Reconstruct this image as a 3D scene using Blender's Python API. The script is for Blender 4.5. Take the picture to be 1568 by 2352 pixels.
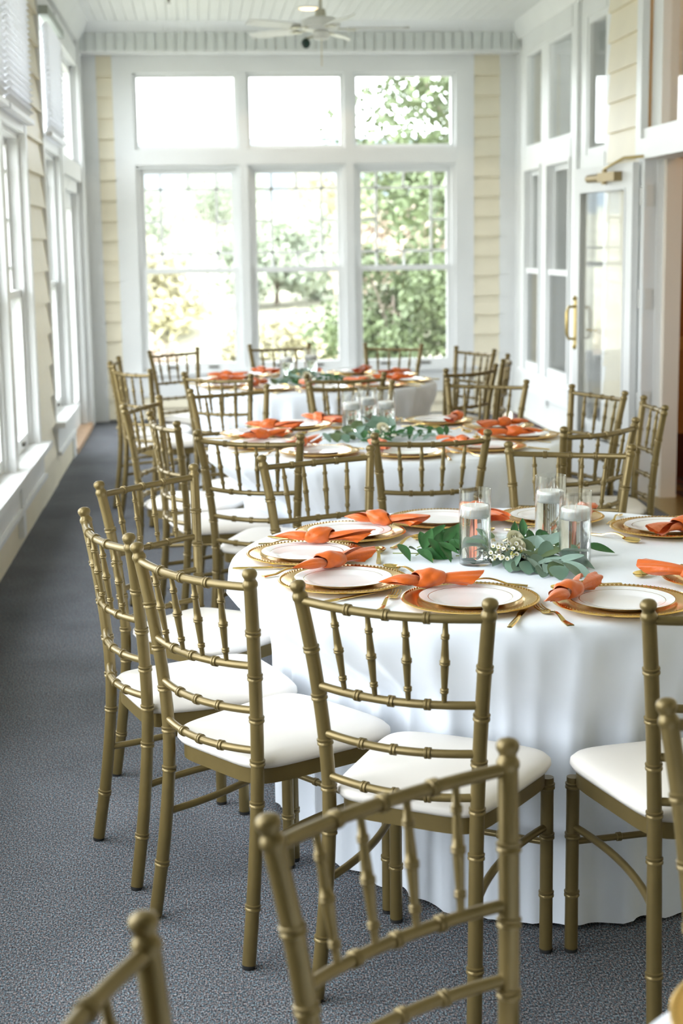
import bpy, math, random
from mathutils import Vector, Matrix, noise
R = random.Random(7)
PI = math.pi
for o in list(bpy.data.objects): bpy.data.objects.remove(o, do_unlink=True)
scene = bpy.context.scene
COL = scene.collection

# ------------------------------------------------------------------ camera
cd = bpy.data.cameras.new('camera'); cam = bpy.data.objects.new('camera', cd); COL.objects.link(cam)
cr = Vector((0.99563877, -0.0922391, -0.01397792)); cu = Vector((0.029583, 0.17005661, 0.98499015)); cf = Vector((0.08847756, 0.98110789, -0.17204366))
m = Matrix((cr, cu, -cf)).transposed().to_4x4(); m.translation = (0, 0, 1.588)
cam.matrix_world = m
cd.sensor_fit = 'VERTICAL'; cd.sensor_height = 36.0; cd.sensor_width = 24.0
cd.lens = 3513.0 / 2352.0 * 36.0
cd.clip_start = 0.05; cd.clip_end = 2000
cd.dof.use_dof = True; cd.dof.focus_distance = 3.72; cd.dof.aperture_fstop = 4.2
scene.camera = cam

# ------------------------------------------------------------------ sky, daylight, exposure
SKY = 10.9
w = bpy.data.worlds.new('sky'); scene.world = w; w.use_nodes = True
bgn = w.node_tree.nodes['Background']; bgn.inputs[0].default_value = (0.895, 0.95, 1.0, 1); bgn.inputs[1].default_value = SKY
vs = scene.view_settings
vs.view_transform = 'Standard'; vs.look = 'None'; vs.gamma = 1; vs.use_curve_mapping = False; vs.exposure = 0.0
def portal(name, loc, rot, sx, sy):
    l = bpy.data.lights.new(name, 'AREA'); l.shape = 'RECTANGLE'; l.size = sx; l.size_y = sy
    l.cycles.is_portal = True
    o = bpy.data.objects.new(name, l); COL.objects.link(o); o.location = loc; o.rotation_euler = rot
# area light faces -Z local.  left wall portals face +x, far wall faces -y, rear wall faces +y
portal('daylight_portal_left_a', (-1.22, 7.8, 1.8), (0, -PI/2, 0), 3.0, 3.7)
portal('daylight_portal_left_b', (-1.22, 11.2, 1.8), (0, -PI/2, 0), 3.0, 1.4)
portal('daylight_portal_left_c', (-1.22, 12.95, 1.8), (0, -PI/2, 0), 3.2, 1.9)
portal('daylight_portal_left_d', (-1.22, 3.15, 1.8), (0, -PI/2, 0), 3.0, 3.8)
portal('daylight_portal_far', (0.93, 14.5, 1.8), (-PI/2, 0, 0), 3.1, 3.0)

# ------------------------------------------------------------------ materials
def mat(name, col=(0.8, 0.8, 0.8), rough=0.5, metal=0.0, spec=None, sheen=0, bump=None, vary=None, trans=0, ior=None, sss=0, coat=0):
    m = bpy.data.materials.new(name); m.use_nodes = True
    nt = m.node_tree; b = nt.nodes['Principled BSDF']
    b.inputs['Base Color'].default_value = (*col, 1); b.inputs['Roughness'].default_value = rough; b.inputs['Metallic'].default_value = metal
    if spec is not None: b.inputs['Specular IOR Level'].default_value = spec
    if sheen: b.inputs['Sheen Weight'].default_value = sheen
    if trans: b.inputs['Transmission Weight'].default_value = trans
    if ior: b.inputs['IOR'].default_value = ior
    if coat: b.inputs['Coat Weight'].default_value = coat
    if sss:
        b.inputs['Subsurface Weight'].default_value = sss; b.inputs['Subsurface Radius'].default_value = (0.01, 0.01, 0.01)
    tc = None
    if bump or vary:
        tc = nt.nodes.new('ShaderNodeTexCoord')
    if vary:   # (scale, amount)
        n = nt.nodes.new('ShaderNodeTexNoise'); n.inputs['Scale'].default_value = vary[0]; n.inputs['Detail'].default_value = 3
        nt.links.new(tc.outputs['Object'], n.inputs['Vector'])
        mr = nt.nodes.new('ShaderNodeMapRange'); mr.inputs['From Min'].default_value = 0.3; mr.inputs['From Max'].default_value = 0.7
        mr.inputs['To Min'].default_value = 1 - vary[1]; mr.inputs['To Max'].default_value = 1 + vary[1]
        nt.links.new(n.outputs['Fac'], mr.inputs['Value'])
        mx = nt.nodes.new('ShaderNodeMix'); mx.data_type = 'RGBA'; mx.blend_type = 'MULTIPLY'; mx.inputs[0].default_value = 1
        mx.inputs[6].default_value = (*col, 1); nt.links.new(mr.outputs[0], mx.inputs[7]); nt.links.new(mx.outputs[2], b.inputs['Base Color'])
    if bump:   # (scale, strength, distance)
        n = nt.nodes.new('ShaderNodeTexNoise'); n.inputs['Scale'].default_value = bump[0]; n.inputs['Detail'].default_value = 4
        nt.links.new(tc.outputs['Object'], n.inputs['Vector'])
        bp = nt.nodes.new('ShaderNodeBump'); bp.inputs['Strength'].default_value = bump[1]; bp.inputs['Distance'].default_value = bump[2]
        nt.links.new(n.outputs['Fac'], bp.inputs['Height']); nt.links.new(bp.outputs[0], b.inputs['Normal'])
    return m

M = {}
M['trim'] = mat('white_trim_paint', (0.83, 0.84, 0.835), 0.42, vary=(3, 0.02))
M['cream'] = mat('cream_siding_paint', (0.86, 0.79, 0.62), 0.5, vary=(4, 0.03))
M['creamwall'] = mat('cream_wall_paint', (0.85, 0.78, 0.61), 0.55, vary=(3, 0.03))
M['ceil'] = mat('ceiling_paint', (0.80, 0.81, 0.80), 0.5, vary=(2, 0.02))
M['bead'] = mat('bead_board_paint', (0.72, 0.75, 0.73), 0.45, vary=(3, 0.02))
M['gold'] = mat('antique_gold_lacquer', (0.185, 0.134, 0.049), 0.33, metal=0.42, spec=0.5, vary=(18, 0.06))
M['foot'] = mat('black_rubber', (0.02, 0.02, 0.02), 0.6)
M['cushion'] = mat('ivory_vinyl', (0.80, 0.755, 0.70), 0.42, spec=0.35, bump=(60, 0.05, 0.002))
M['linen'] = mat('sky_tinted_white_linen', (0.82, 0.865, 0.94), 0.75, sheen=0.15, bump=(600, 0.08, 0.0006))  # cloth white pushed towards blue to carry the skylight tint
M['board'] = mat('plywood', (0.45, 0.3, 0.17), 0.6, vary=(6, 0.2))
M['steel'] = mat('grey_steel', (0.3, 0.3, 0.31), 0.35, metal=1)
M['charger'] = mat('gold_charger_foil', (0.90, 0.58, 0.19), 0.2, metal=1, vary=(10, 0.05))
M['cutlery'] = mat('polished_gold', (0.86, 0.64, 0.24), 0.14, metal=1)
M['satin'] = mat('orange_satin', (0.66, 0.125, 0.010), 0.36, sheen=0.2, spec=0.5, vary=(14, 0.08), bump=(70, 0.35, 0.004))
M['wax'] = mat('white_wax', (0.93, 0.93, 0.91), 0.45, sss=0.3)
M['wick'] = mat('wick_cotton', (0.9, 0.88, 0.8), 0.8)
M['ruscus'] = mat('ruscus_leaf', (0.035, 0.13, 0.035), 0.38, vary=(30, 0.2))
M['euca'] = mat('eucalyptus_leaf', (0.14, 0.23, 0.165), 0.5, vary=(25, 0.15))
M['eucalight'] = mat('eucalyptus_leaf_pale', (0.25, 0.36, 0.30), 0.5, vary=(25, 0.12))
M['olive'] = mat('eucalyptus_leaf_olive', (0.12, 0.17, 0.075), 0.5, vary=(25, 0.15))
M['stem'] = mat('green_stem', (0.22, 0.25, 0.08), 0.6)
M['petal'] = mat('cream_petal', (0.88, 0.85, 0.66), 0.6, sss=0.2)
M['waxflower'] = mat('waxflower_petal', (0.88, 0.86, 0.78), 0.55)
M['bud'] = mat('waxflower_bud', (0.45, 0.42, 0.12), 0.6)
M['berry'] = mat('yellow_berry', (0.85, 0.5, 0.02), 0.4)
M['brass'] = mat('aged_brass', (0.55, 0.42, 0.16), 0.3, metal=0.9)
M['bronze'] = mat('bronze_closer', (0.34, 0.26, 0.13), 0.4, metal=0.6)
M['hinge'] = mat('painted_hinge', (0.75, 0.75, 0.72), 0.35)
M['fanwhite'] = mat('fan_white', (0.82, 0.82, 0.78), 0.35)
M['fanmetal'] = mat('fan_brushed_nickel', (0.55, 0.53, 0.42), 0.3, metal=0.4)
M['darkglass'] = mat('dark_green_glass', (0.01, 0.04, 0.03), 0.15)
M['blind'] = mat('blind_vinyl', (0.86, 0.87, 0.90), 0.45)
M['greyplastic'] = mat('grey_headrail', (0.42, 0.46, 0.42), 0.5)
M['lift'] = mat('dark_sash_lift', (0.08, 0.07, 0.05), 0.4)
M['woodsill'] = mat('wood_threshold', (0.55, 0.36, 0.22), 0.5, vary=(8, 0.15))
M['hall'] = mat('amber_hall_wall', (0.40, 0.17, 0.045), 0.6, vary=(3, 0.05))
M['hallrail'] = mat('oak_rail', (0.62, 0.36, 0.12), 0.45, vary=(6, 0.1))
M['greyroom'] = mat('grey_room_wall', (0.50, 0.55, 0.50), 0.7)
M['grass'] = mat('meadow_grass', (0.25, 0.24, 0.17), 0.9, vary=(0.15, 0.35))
M['hill'] = mat('far_hill_haze_blue', (0.10, 0.125, 0.145), 0.95, vary=(0.05, 0.3))  # aerial haze mixed into the hill's base colour as blue
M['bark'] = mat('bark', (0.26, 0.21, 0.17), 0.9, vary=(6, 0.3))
M['leafa'] = mat('hazed_leaf_green', (0.14, 0.18, 0.085), 0.55, vary=(0.9, 0.45))  # haze is put into the leaf colours from here down by lifting them
M['leafb'] = mat('hazed_leaf_gold', (0.42, 0.39, 0.25), 0.6, vary=(0.7, 0.35))
M['leafc'] = mat('hazed_leaf_sage', (0.33, 0.37, 0.28), 0.6, vary=(0.7, 0.3))
M['leafd'] = mat('hazed_leaf_russet', (0.46, 0.38, 0.30), 0.6, vary=(0.7, 0.3))

def pane_mat(nm='window_glass', base=0.04, pw=5.0):
    m = bpy.data.materials.new(nm); m.use_nodes = True; nt = m.node_tree
    nt.nodes.remove(nt.nodes['Principled BSDF']); out = nt.nodes['Material Output']
    t = nt.nodes.new('ShaderNodeBsdfTransparent'); t.inputs[0].default_value = (0.97, 0.975, 0.97, 1)
    g = nt.nodes.new('ShaderNodeBsdfGlossy'); g.inputs['Roughness'].default_value = 0.02
    lw_ = nt.nodes.new('ShaderNodeLayerWeight'); lw_.inputs[0].default_value = 0.5
    p5 = nt.nodes.new('ShaderNodeMath'); p5.operation = 'POWER'; p5.inputs[1].default_value = pw; nt.links.new(lw_.outputs['Facing'], p5.inputs[0])
    f = nt.nodes.new('ShaderNodeMath'); f.operation = 'MULTIPLY_ADD'; f.inputs[1].default_value = 1-base; f.inputs[2].default_value = base; nt.links.new(p5.outputs[0], f.inputs[0])
    x = nt.nodes.new('ShaderNodeMixShader')
    nt.links.new(f.outputs[0], x.inputs[0]); nt.links.new(t.outputs[0], x.inputs[1]); nt.links.new(g.outputs[0], x.inputs[2]); nt.links.new(x.outputs[0], out.inputs[0])
    return m
M['pane'] = pane_mat()
M['vaseglass'] = pane_mat('vase_glass', 0.07, 3.0)
def glass_mat(name, ior, col):
    m = bpy.data.materials.new(name); m.use_nodes = True; nt = m.node_tree
    nt.nodes.remove(nt.nodes['Principled BSDF']); out = nt.nodes['Material Output']
    g = nt.nodes.new('ShaderNodeBsdfGlass'); g.inputs['Color'].default_value = (*col, 1); g.inputs['Roughness'].default_value = 0; g.inputs['IOR'].default_value = ior
    nt.links.new(g.outputs[0], out.inputs[0]); return m
M['glass'] = glass_mat('clear_glass', 1.46, (0.97, 0.99, 0.985))
M['water'] = glass_mat('water', 1.33, (0.985, 0.995, 0.995))
def emit_mat(name, col, s):
    m = bpy.data.materials.new(name); m.use_nodes = True; nt = m.node_tree
    b = nt.nodes['Principled BSDF']; b.inputs['Emission Color'].default_value = (*col, 1); b.inputs['Emission Strength'].default_value = s
    b.inputs['Base Color'].default_value = (*col, 1); return m
M['lamp'] = emit_mat('lamp_lens', (1.0, 0.72, 0.42), 3.0)

def carpet():
    m = bpy.data.materials.new('blue_grey_loop_carpet'); m.use_nodes = True; nt = m.node_tree; b = nt.nodes['Principled BSDF']
    tc = nt.nodes.new('ShaderNodeTexCoord')
    def nz(scale, detail=2, rough=0.6, stretch=(1, 1, 1)):
        mp = nt.nodes.new('ShaderNodeMapping'); mp.inputs['Scale'].default_value = stretch
        n = nt.nodes.new('ShaderNodeTexNoise'); n.inputs['Scale'].default_value = scale; n.inputs['Detail'].default_value = detail; n.inputs['Roughness'].default_value = rough
        nt.links.new(tc.outputs['Object'], mp.inputs[0]); nt.links.new(mp.outputs[0], n.inputs['Vector']); return n
    n1 = nz(190, 3, 0.75, (1.35, 0.7, 1)); n2 = nz(150, 1, 0.5, (1.3, 0.75, 1)); n3 = nz(2.2, 4)
    r = nt.nodes.new('ShaderNodeValToRGB'); e = r.color_ramp.elements
    e[0].position = 0.36; e[0].color = (0.014, 0.016, 0.020, 1); e[1].position = 0.68; e[1].color = (0.42, 0.42, 0.425, 1)
    k = e.new(0.5); k.color = (0.105, 0.107, 0.114, 1)
    nt.links.new(n1.outputs['Fac'], r.inputs[0])
    r2 = nt.nodes.new('ShaderNodeValToRGB'); e = r2.color_ramp.elements
    e[0].position = 0.35; e[0].color = (0.75, 1.05, 1.2, 1); e[1].position = 0.65; e[1].color = (1.2, 0.95, 0.9, 1)
    nt.links.new(n2.outputs['Fac'], r2.inputs[0])
    mx = nt.nodes.new('ShaderNodeMix'); mx.data_type = 'RGBA'; mx.blend_type = 'MULTIPLY'; mx.inputs[0].default_value = 1
    nt.links.new(r.outputs[0], mx.inputs[6]); nt.links.new(r2.outputs[0], mx.inputs[7])
    mr = nt.nodes.new('ShaderNodeMapRange'); mr.inputs['From Min'].default_value = 0.3; mr.inputs['From Max'].default_value = 0.7; mr.inputs['To Min'].default_value = 0.82; mr.inputs['To Max'].default_value = 1.15
    nt.links.new(n3.outputs['Fac'], mr.inputs[0])
    mx2 = nt.nodes.new('ShaderNodeMix'); mx2.data_type = 'RGBA'; mx2.blend_type = 'MULTIPLY'; mx2.inputs[0].default_value = 1
    nt.links.new(mx.outputs[2], mx2.inputs[6]); nt.links.new(mr.outputs[0], mx2.inputs[7]); nt.links.new(mx2.outputs[2], b.inputs['Base Color'])
    b.inputs['Roughness'].default_value = 0.95; b.inputs['Specular IOR Level'].default_value = 0.15
    bp = nt.nodes.new('ShaderNodeBump'); bp.inputs['Strength'].default_value = 0.6; bp.inputs['Distance'].default_value = 0.004
    nt.links.new(n1.outputs['Fac'], bp.inputs['Height']); nt.links.new(bp.outputs[0], b.inputs['Normal'])
    return m
M['carpet'] = carpet()
def hall_carpet():
    m = bpy.data.materials.new('patterned_hall_carpet'); m.use_nodes = True; nt = m.node_tree; b = nt.nodes['Principled BSDF']
    tc = nt.nodes.new('ShaderNodeTexCoord'); v = nt.nodes.new('ShaderNodeTexVoronoi'); v.inputs['Scale'].default_value = 6
    nt.links.new(tc.outputs['Object'], v.inputs['Vector'])
    r = nt.nodes.new('ShaderNodeValToRGB'); e = r.color_ramp.elements
    e[0].color = (0.30, 0.16, 0.05, 1); e[1].color = (0.16, 0.03, 0.02, 1); k = e.new(0.5); k.color = (0.03, 0.03, 0.045, 1)
    nt.links.new(v.outputs['Distance'], r.inputs[0]); nt.links.new(r.outputs[0], b.inputs['Base Color']); b.inputs['Roughness'].default_value = 0.95
    return m
M['hallcarpet'] = hall_carpet()
def plate_mat():
    m = bpy.data.materials.new('white_china_gold_bands'); m.use_nodes = True; nt = m.node_tree; b = nt.nodes['Principled BSDF']
    tc = nt.nodes.new('ShaderNodeTexCoord'); sp = nt.nodes.new('ShaderNodeSeparateXYZ'); nt.links.new(tc.outputs['Object'], sp.inputs[0])
    def mth(op, a, bb=None):
        n = nt.nodes.new('ShaderNodeMath'); n.operation = op
        for i, q in enumerate((a, bb)):
            if q is None: continue
            if isinstance(q, (int, float)): n.inputs[i].default_value = q
            else: nt.links.new(q, n.inputs[i])
        return n.outputs[0]
    rad = mth('SQRT', mth('ADD', mth('MULTIPLY', sp.outputs[0], sp.outputs[0]), mth('MULTIPLY', sp.outputs[1], sp.outputs[1])))
    edge = mth('GREATER_THAN', rad, 0.1255)
    band = mth('LESS_THAN', mth('ABSOLUTE', mth('SUBTRACT', rad, 0.1035)), 0.0009)
    g = mth('MAXIMUM', edge, band)
    mx = nt.nodes.new('ShaderNodeMix'); mx.data_type = 'RGBA'; mx.inputs[6].default_value = (0.90, 0.89, 0.90, 1); mx.inputs[7].default_value = (0.55, 0.40, 0.15, 1)
    nt.links.new(g, mx.inputs[0]); nt.links.new(mx.outputs[2], b.inputs['Base Color']); nt.links.new(mth('MULTIPLY', g, 0.85), b.inputs['Metallic'])
    b.inputs['Roughness'].default_value = 0.12; return m
M['plate'] = plate_mat()

# ------------------------------------------------------------------ mesh helpers
class MB:
    def __init__(s): s.v = []; s.f = []
    def box(s, x0, x1, y0, y1, z0, z1):
        x0, x1 = min(x0, x1), max(x0, x1); y0, y1 = min(y0, y1), max(y0, y1); z0, z1 = min(z0, z1), max(z0, z1)
        n = len(s.v); s.v += [(x, y, z) for z in (z0, z1) for y in (y0, y1) for x in (x0, x1)]
        for q in ((0, 2, 3, 1), (4, 5, 7, 6), (0, 1, 5, 4), (2, 6, 7, 3), (0, 4, 6, 2), (1, 3, 7, 5)): s.f.append(tuple(n + i for i in q))
        return s
    def grid(s, rows, closed=False, cap0=False, cap1=False):
        n = len(s.v); c = len(rows[0])
        for r in rows: s.v += [tuple(p) for p in r]
        for i in range(len(rows) - 1):
            for j in range(c if closed else c - 1):
                k = (j + 1) % c
                s.f.append((n + i*c + j, n + i*c + k, n + (i+1)*c + k, n + (i+1)*c + j))
        if cap0: s.f.append(tuple(n + j for j in reversed(range(c))))
        if cap1: s.f.append(tuple(n + (len(rows)-1)*c + j for j in range(c)))
        return s
    def tube(s, pts, rad, n=10, cap=True):
        pts = [Vector(p) for p in pts]; rows = []
        if not isinstance(rad, (list, tuple)): rad = [rad]*len(pts)
        up = None
        for i, p in enumerate(pts):
            a = pts[max(i-1, 0)]; b = pts[min(i+1, len(pts)-1)]; t = (b - a)
            if t.length < 1e-9: t = Vector((0, 0, 1))
            t.normalize()
            if up is None:
                up = Vector((1, 0, 0)) if abs(t.x) < 0.8 else Vector((0, 1, 0))
            u = (up - t*up.dot(t)).normalized(); v = t.cross(u); up = u
            rows.append([p + rad[i]*(math.cos(2*PI*j/n)*u + math.sin(2*PI*j/n)*v) for j in range(n)])
        return s.grid(rows, True, cap, cap)
    def lathe(s, prof, n=48, cx=0, cy=0, cap0=False, cap1=False):
        rows = [[(cx + r*math.cos(2*PI*j/n), cy + r*math.sin(2*PI*j/n), z) for j in range(n)] for r, z in prof]
        return s.grid(rows, True, cap0, cap1)
    def add(s, o, fn=lambda p: p):
        n = len(s.v); s.v += [tuple(fn(p)) for p in o.v]; s.f += [tuple(n + i for i in q) for q in o.f]; return s
    def mesh(s, name, mt, smooth=False, angle=None):
        me = bpy.data.meshes.new(name); me.from_pydata(s.v, [], s.f); me.update()
        me.materials.append(M[mt] if isinstance(mt, str) else mt)
        if smooth:
            me.shade_smooth()
            if angle: me.set_sharp_from_angle(angle=math.radians(angle))
        return me
    def build(s, name, mt, parent=None, smooth=False, angle=None, loc=None):
        return obj(name, s.mesh(name, mt, smooth, angle), parent, loc)

def obj(name, me, parent=None, loc=None, rotz=None):
    o = bpy.data.objects.new(name, me); COL.objects.link(o)
    if parent: o.parent = parent
    if loc is not None: o.location = loc
    if rotz is not None: o.rotation_euler = (0, 0, rotz)
    return o
def tag(o, label=None, cat=None, group=None, kind=None):
    if label: o['label'] = label
    if cat: o['category'] = cat
    if group: o['group'] = group
    if kind: o['kind'] = kind
    return o
def thing(name, label=None, cat=None, loc=(0, 0, 0), rotz=0, group=None):
    o = obj(name, None, None, loc, rotz); o.empty_display_size = 0.05
    return tag(o, label, cat, group)
def structure(o, label=None):
    o['kind'] = 'structure'
    if label: o['label'] = label
    return o
def link_copy(o, parent):
    c = o.copy(); COL.objects.link(c); c.parent = parent; return c
def copy_tree(o, parent=None):
    c = o.copy(); COL.objects.link(c); c.parent = parent
    for ch in list(o.children): copy_tree(ch, c)
    return c

# ------------------------------------------------------------------ room shell
XL, XR, YB, YR, ZC = -1.03, 2.95, 14.3, -3.2, 3.52
def wb(wall, u0, u1, w0, w1, z0, z1):
    if wall == 'back': return (u0, u1, YB - w0, YB - w1, z0, z1)
    if wall == 'rear': return (u0, u1, YR + w0, YR + w1, z0, z1)
    if wall == 'left': return (XL + w0, XL + w1, u0, u1, z0, z1)
    if wall == 'right': return (XR - w0, XR - w1, u0, u1, z0, z1)
    if wall == 'entry': return (2.72 - w0, 2.72 - w1, u0, u1, z0, z1)
fl = structure(MB().box(-1.2, 2.70, -3.4, 14.5, -0.12, 0).build('floor', 'carpet'), 'dark blue-grey speckled loop carpet')
structure(MB().box(-1.4, 3.2, -3.5, 14.6, ZC + 0.015, ZC + 0.12).build('ceiling', 'ceil'), 'pale bead board ceiling')
cl = bpy.data.objects['ceiling']
plank = MB().box(0.002, 0.086, -3.3, 14.2, ZC, ZC + 0.016).mesh('ceiling_plank', 'ceil')
for i in range(46): obj('ceiling_plank', plank, cl, (-1.08 + i*0.088, 0, 0))

# walls around their openings: list of (u0,u1,z0,z1) solid rectangles
def wall(name, side, rects, mt='trim', th=0.16, label=None):
    b = MB()
    for (u0, u1, z0, z1) in rects: b.box(*wb(side, u0, u1, -th, 0, z0, z1))
    return structure(b.build(name, mt), label)
def siding(parent, side, u0, u1, z0, z1, h=0.18, proud=0.040, mt='cream'):
    # lapped boards: lower edge stands proud of the board below
    n = int(round((z1 - z0)/h)); h = (z1 - z0)/n
    b = MB(); B = wb(side, u0, u1, 0, proud, 0, h + 0.006)
    b.box(*B)
    # taper upper edge back to the wall
    vs2 = []
    for (x, y, z) in b.v:
        if z > 0.05:
            if side in ('back', 'rear'):
                base = YB if side == 'back' else YR
                if abs(y - base) > 1e-4: y = base + (y - base)*0.15
            else:
                base = {'left': XL, 'right': XR, 'entry': 2.72}[side]
                if abs(x - base) > 1e-4: x = base + (x - base)*0.15
        vs2.append((x, y, z))
    b.v = vs2
    me = b.mesh('siding_board', mt)
    for i in range(n): obj('siding_board', me, parent, (0, 0, z0 + i*h))

wn = [0]
PRAIRIE = True
def unit(side, u0, u1, zs, zh, zt0, zt1, prairie=True, lower=True, lift=True, label=None, inv=False, sashmat='trim', off=0.0):
    """transom pane above a double hung sash pair, in wall coordinates."""
    wn[0] += 1
    W = obj('window_%d' % wn[0], None); structure(W, label)
    B = lambda b, a0, a1, w0, w1, z0, z1: b.box(*wb(side, a0, a1, w0+off, w1+off, z0, z1))
    # transom
    fr = MB(); f = 0.035
    B(fr, u0, u0+f, -0.10, -0.03, zt0, zt1); B(fr, u1-f, u1, -0.10, -0.03, zt0, zt1); B(fr, u0+f, u1-f, -0.10, -0.03, zt0, zt0+f); B(fr, u0+f, u1-f, -0.10, -0.03, zt1-f, zt1)
    t = fr.build('transom_frame', 'trim', W)
    B(MB(), u0+f, u1-f, -0.068, -0.062, zt0+f, zt1-f).build('pane', 'pane', t)
    if not lower: return W
    # jamb liner
    j = MB(); g = 0.03
    B(j, u0, u0+g, -0.15, -0.01, zs, zh); B(j, u1-g, u1, -0.15, -0.01, zs, zh); B(j, u0+g, u1-g, -0.15, -0.01, zh-g, zh)
    j.build('jamb', 'trim', W)
    zm = zs + (zh - zs)*0.49; s = 0.045
    a0, a1 = u0+g, u1-g
    def sash(name, w0, w1, z0, z1, bot):
        q = MB(); B(q, a0, a0+s, w0, w1, z0, z1); B(q, a1-s, a1, w0, w1, z0, z1); B(q, a0+s, a1-s, w0, w1, z0, z0+bot); B(q, a0+s, a1-s, w0, w1, z1-s, z1)
        so = q.build(name, sashmat, W); wm = (w0+w1)/2
        B(MB(), a0+s, a1-s, wm-0.003, wm+0.003, z0+bot, z1-s).build('pane', 'pane', so)
        return so
    up = sash('upper_sash', -0.115, -0.075, zm - 0.02, zh - g, 0.04)
    lo = sash('lower_sash', -0.07, -0.03, zs, zm + 0.03, 0.075)
    if prairie:
        x0, x1, z0, z1 = a0+s, a1-s, zm+0.02, zh-g-s
        d = 0.14; mw = 0.011; ww = (-0.103, -0.087)
        def mun(p0, p1, r0, r1): B(MB(), p0, p1, ww[0], ww[1], r0, r1).build('muntin', sashmat, up)
        for c in (x0+d, x1-d): mun(c-mw, c+mw, z0, z1)
        for c in (z0+d, z1-d): mun(x0, x1, c-mw, c+mw)
        xm = (x0+x1)/2; zc = (z0+z1)/2
        mun(xm-mw, xm+mw, z0, z0+d); mun(xm-mw, xm+mw, z1-d, z1); mun(x0, x0+d, zc-mw, zc+mw); mun(x1-d, x1, zc-mw, zc+mw)
    if lift:
        for c in (u0 + (u1-u0)*0.30, u0 + (u1-u0)*0.70):
            B(MB(), c-0.045, c+0.045, -0.03, -0.012, zs+0.028, zs+0.045).build('sash_lift', 'lift', lo)
    return W

# ---- far wall
ZS, ZH, ZT0, ZT1 = 0.45, 2.32, 2.46, 3.13
bw = wall('wall_back', 'back', [(-1.2, -0.54, 0, 3.6), (2.39, 3.2, 0, 3.6), (-0.54, 2.39, 0, ZS), (-0.54, 2.39, ZH, ZT0), (-0.54, 2.39, ZT1, 3.6),
      (0.40, 0.475, ZS, ZT1), (1.365, 1.445, ZS, ZT1)], label='white framed end wall with cream clapboard strips')
cs = MB()
for (a0, a1, z0, z1) in [(-0.72, -0.54, 0, 3.28), (2.39, 2.56, 0, 3.28), (-0.54, 2.39, ZT1, 3.28), (-0.54, 2.39, ZH, ZT0), (-1.05, -0.86, 0, 3.28), (2.80, 2.98, 0, 3.28),
                         (0.40, 0.475, ZS, ZT1), (1.365, 1.445, ZS, ZT1), (-0.54, 2.39, 0.22, ZS)]:
    cs.box(*wb('back', a0, a1, 0, 0.034 if a1-a0 > 1 else 0.028, z0, z1))
cs.box(*wb('back', -0.75, 2.59, 0, 0.07, ZS - 0.03, ZS))
cs.build('casing', 'trim', bw)
siding(bw, 'back', -0.86, -0.72, 0.02, 3.28); siding(bw, 'back', 2.56, 2.80, 0.02, 3.28)
siding(bw, 'back', -0.54, 2.39, 0.02, 0.22, 0.1)
for i, (a, b) in enumerate([(-0.54, 0.40), (0.475, 1.365), (1.445, 2.39)]):
    unit('back', a, b, ZS, ZH, ZT0, ZT1, label='white double-hung window with prairie muntins and transom, %s of the far wall' % ['left', 'middle', 'right'][i])
# header beam with bead board face, and crown
hb = structure(MB().box(-1.05, 2.98, 14.06, 14.3, 3.28, ZC).build('trim_1', 'trim'), 'bead board header beam over the far windows')
bb = MB().box(0.006, 0.082, 14.042, 14.062, 3.30, 3.455).mesh('bead_board', 'bead')
for i in range(45): obj('bead_board', bb, hb, (-1.02 + i*0.088, 0, 0))
MB().box(-1.05, 2.98, 14.04, 14.07, 3.275, 3.30).build('lower_moulding', 'trim', hb)
def crown(name, pts, label):
    b = MB(); b.grid(pts, True, True, True); return structure(b.build(name, 'trim'), label)
crown('trim_2', [[(x, 14.06, 3.45), (x, 14.03, 3.45), (x, 13.86, ZC), (x, 14.06, ZC)] for x in (-1.0, 2.98)], 'crown moulding under the ceiling at the far end')
crown('trim_3', [[(-1.05, y, 3.36), (-0.99, y, 3.36), (-0.89, y, ZC), (-1.05, y, ZC)] for y in (-3.2, 14.06)], 'crown moulding along the left wall')
crown('trim_4', [[(2.95, y, 3.38), (2.91, y, 3.38), (2.84, y, ZC), (2.95, y, ZC)] for y in (10.1, 14.06)], 'crown moulding along the right wall')

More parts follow.
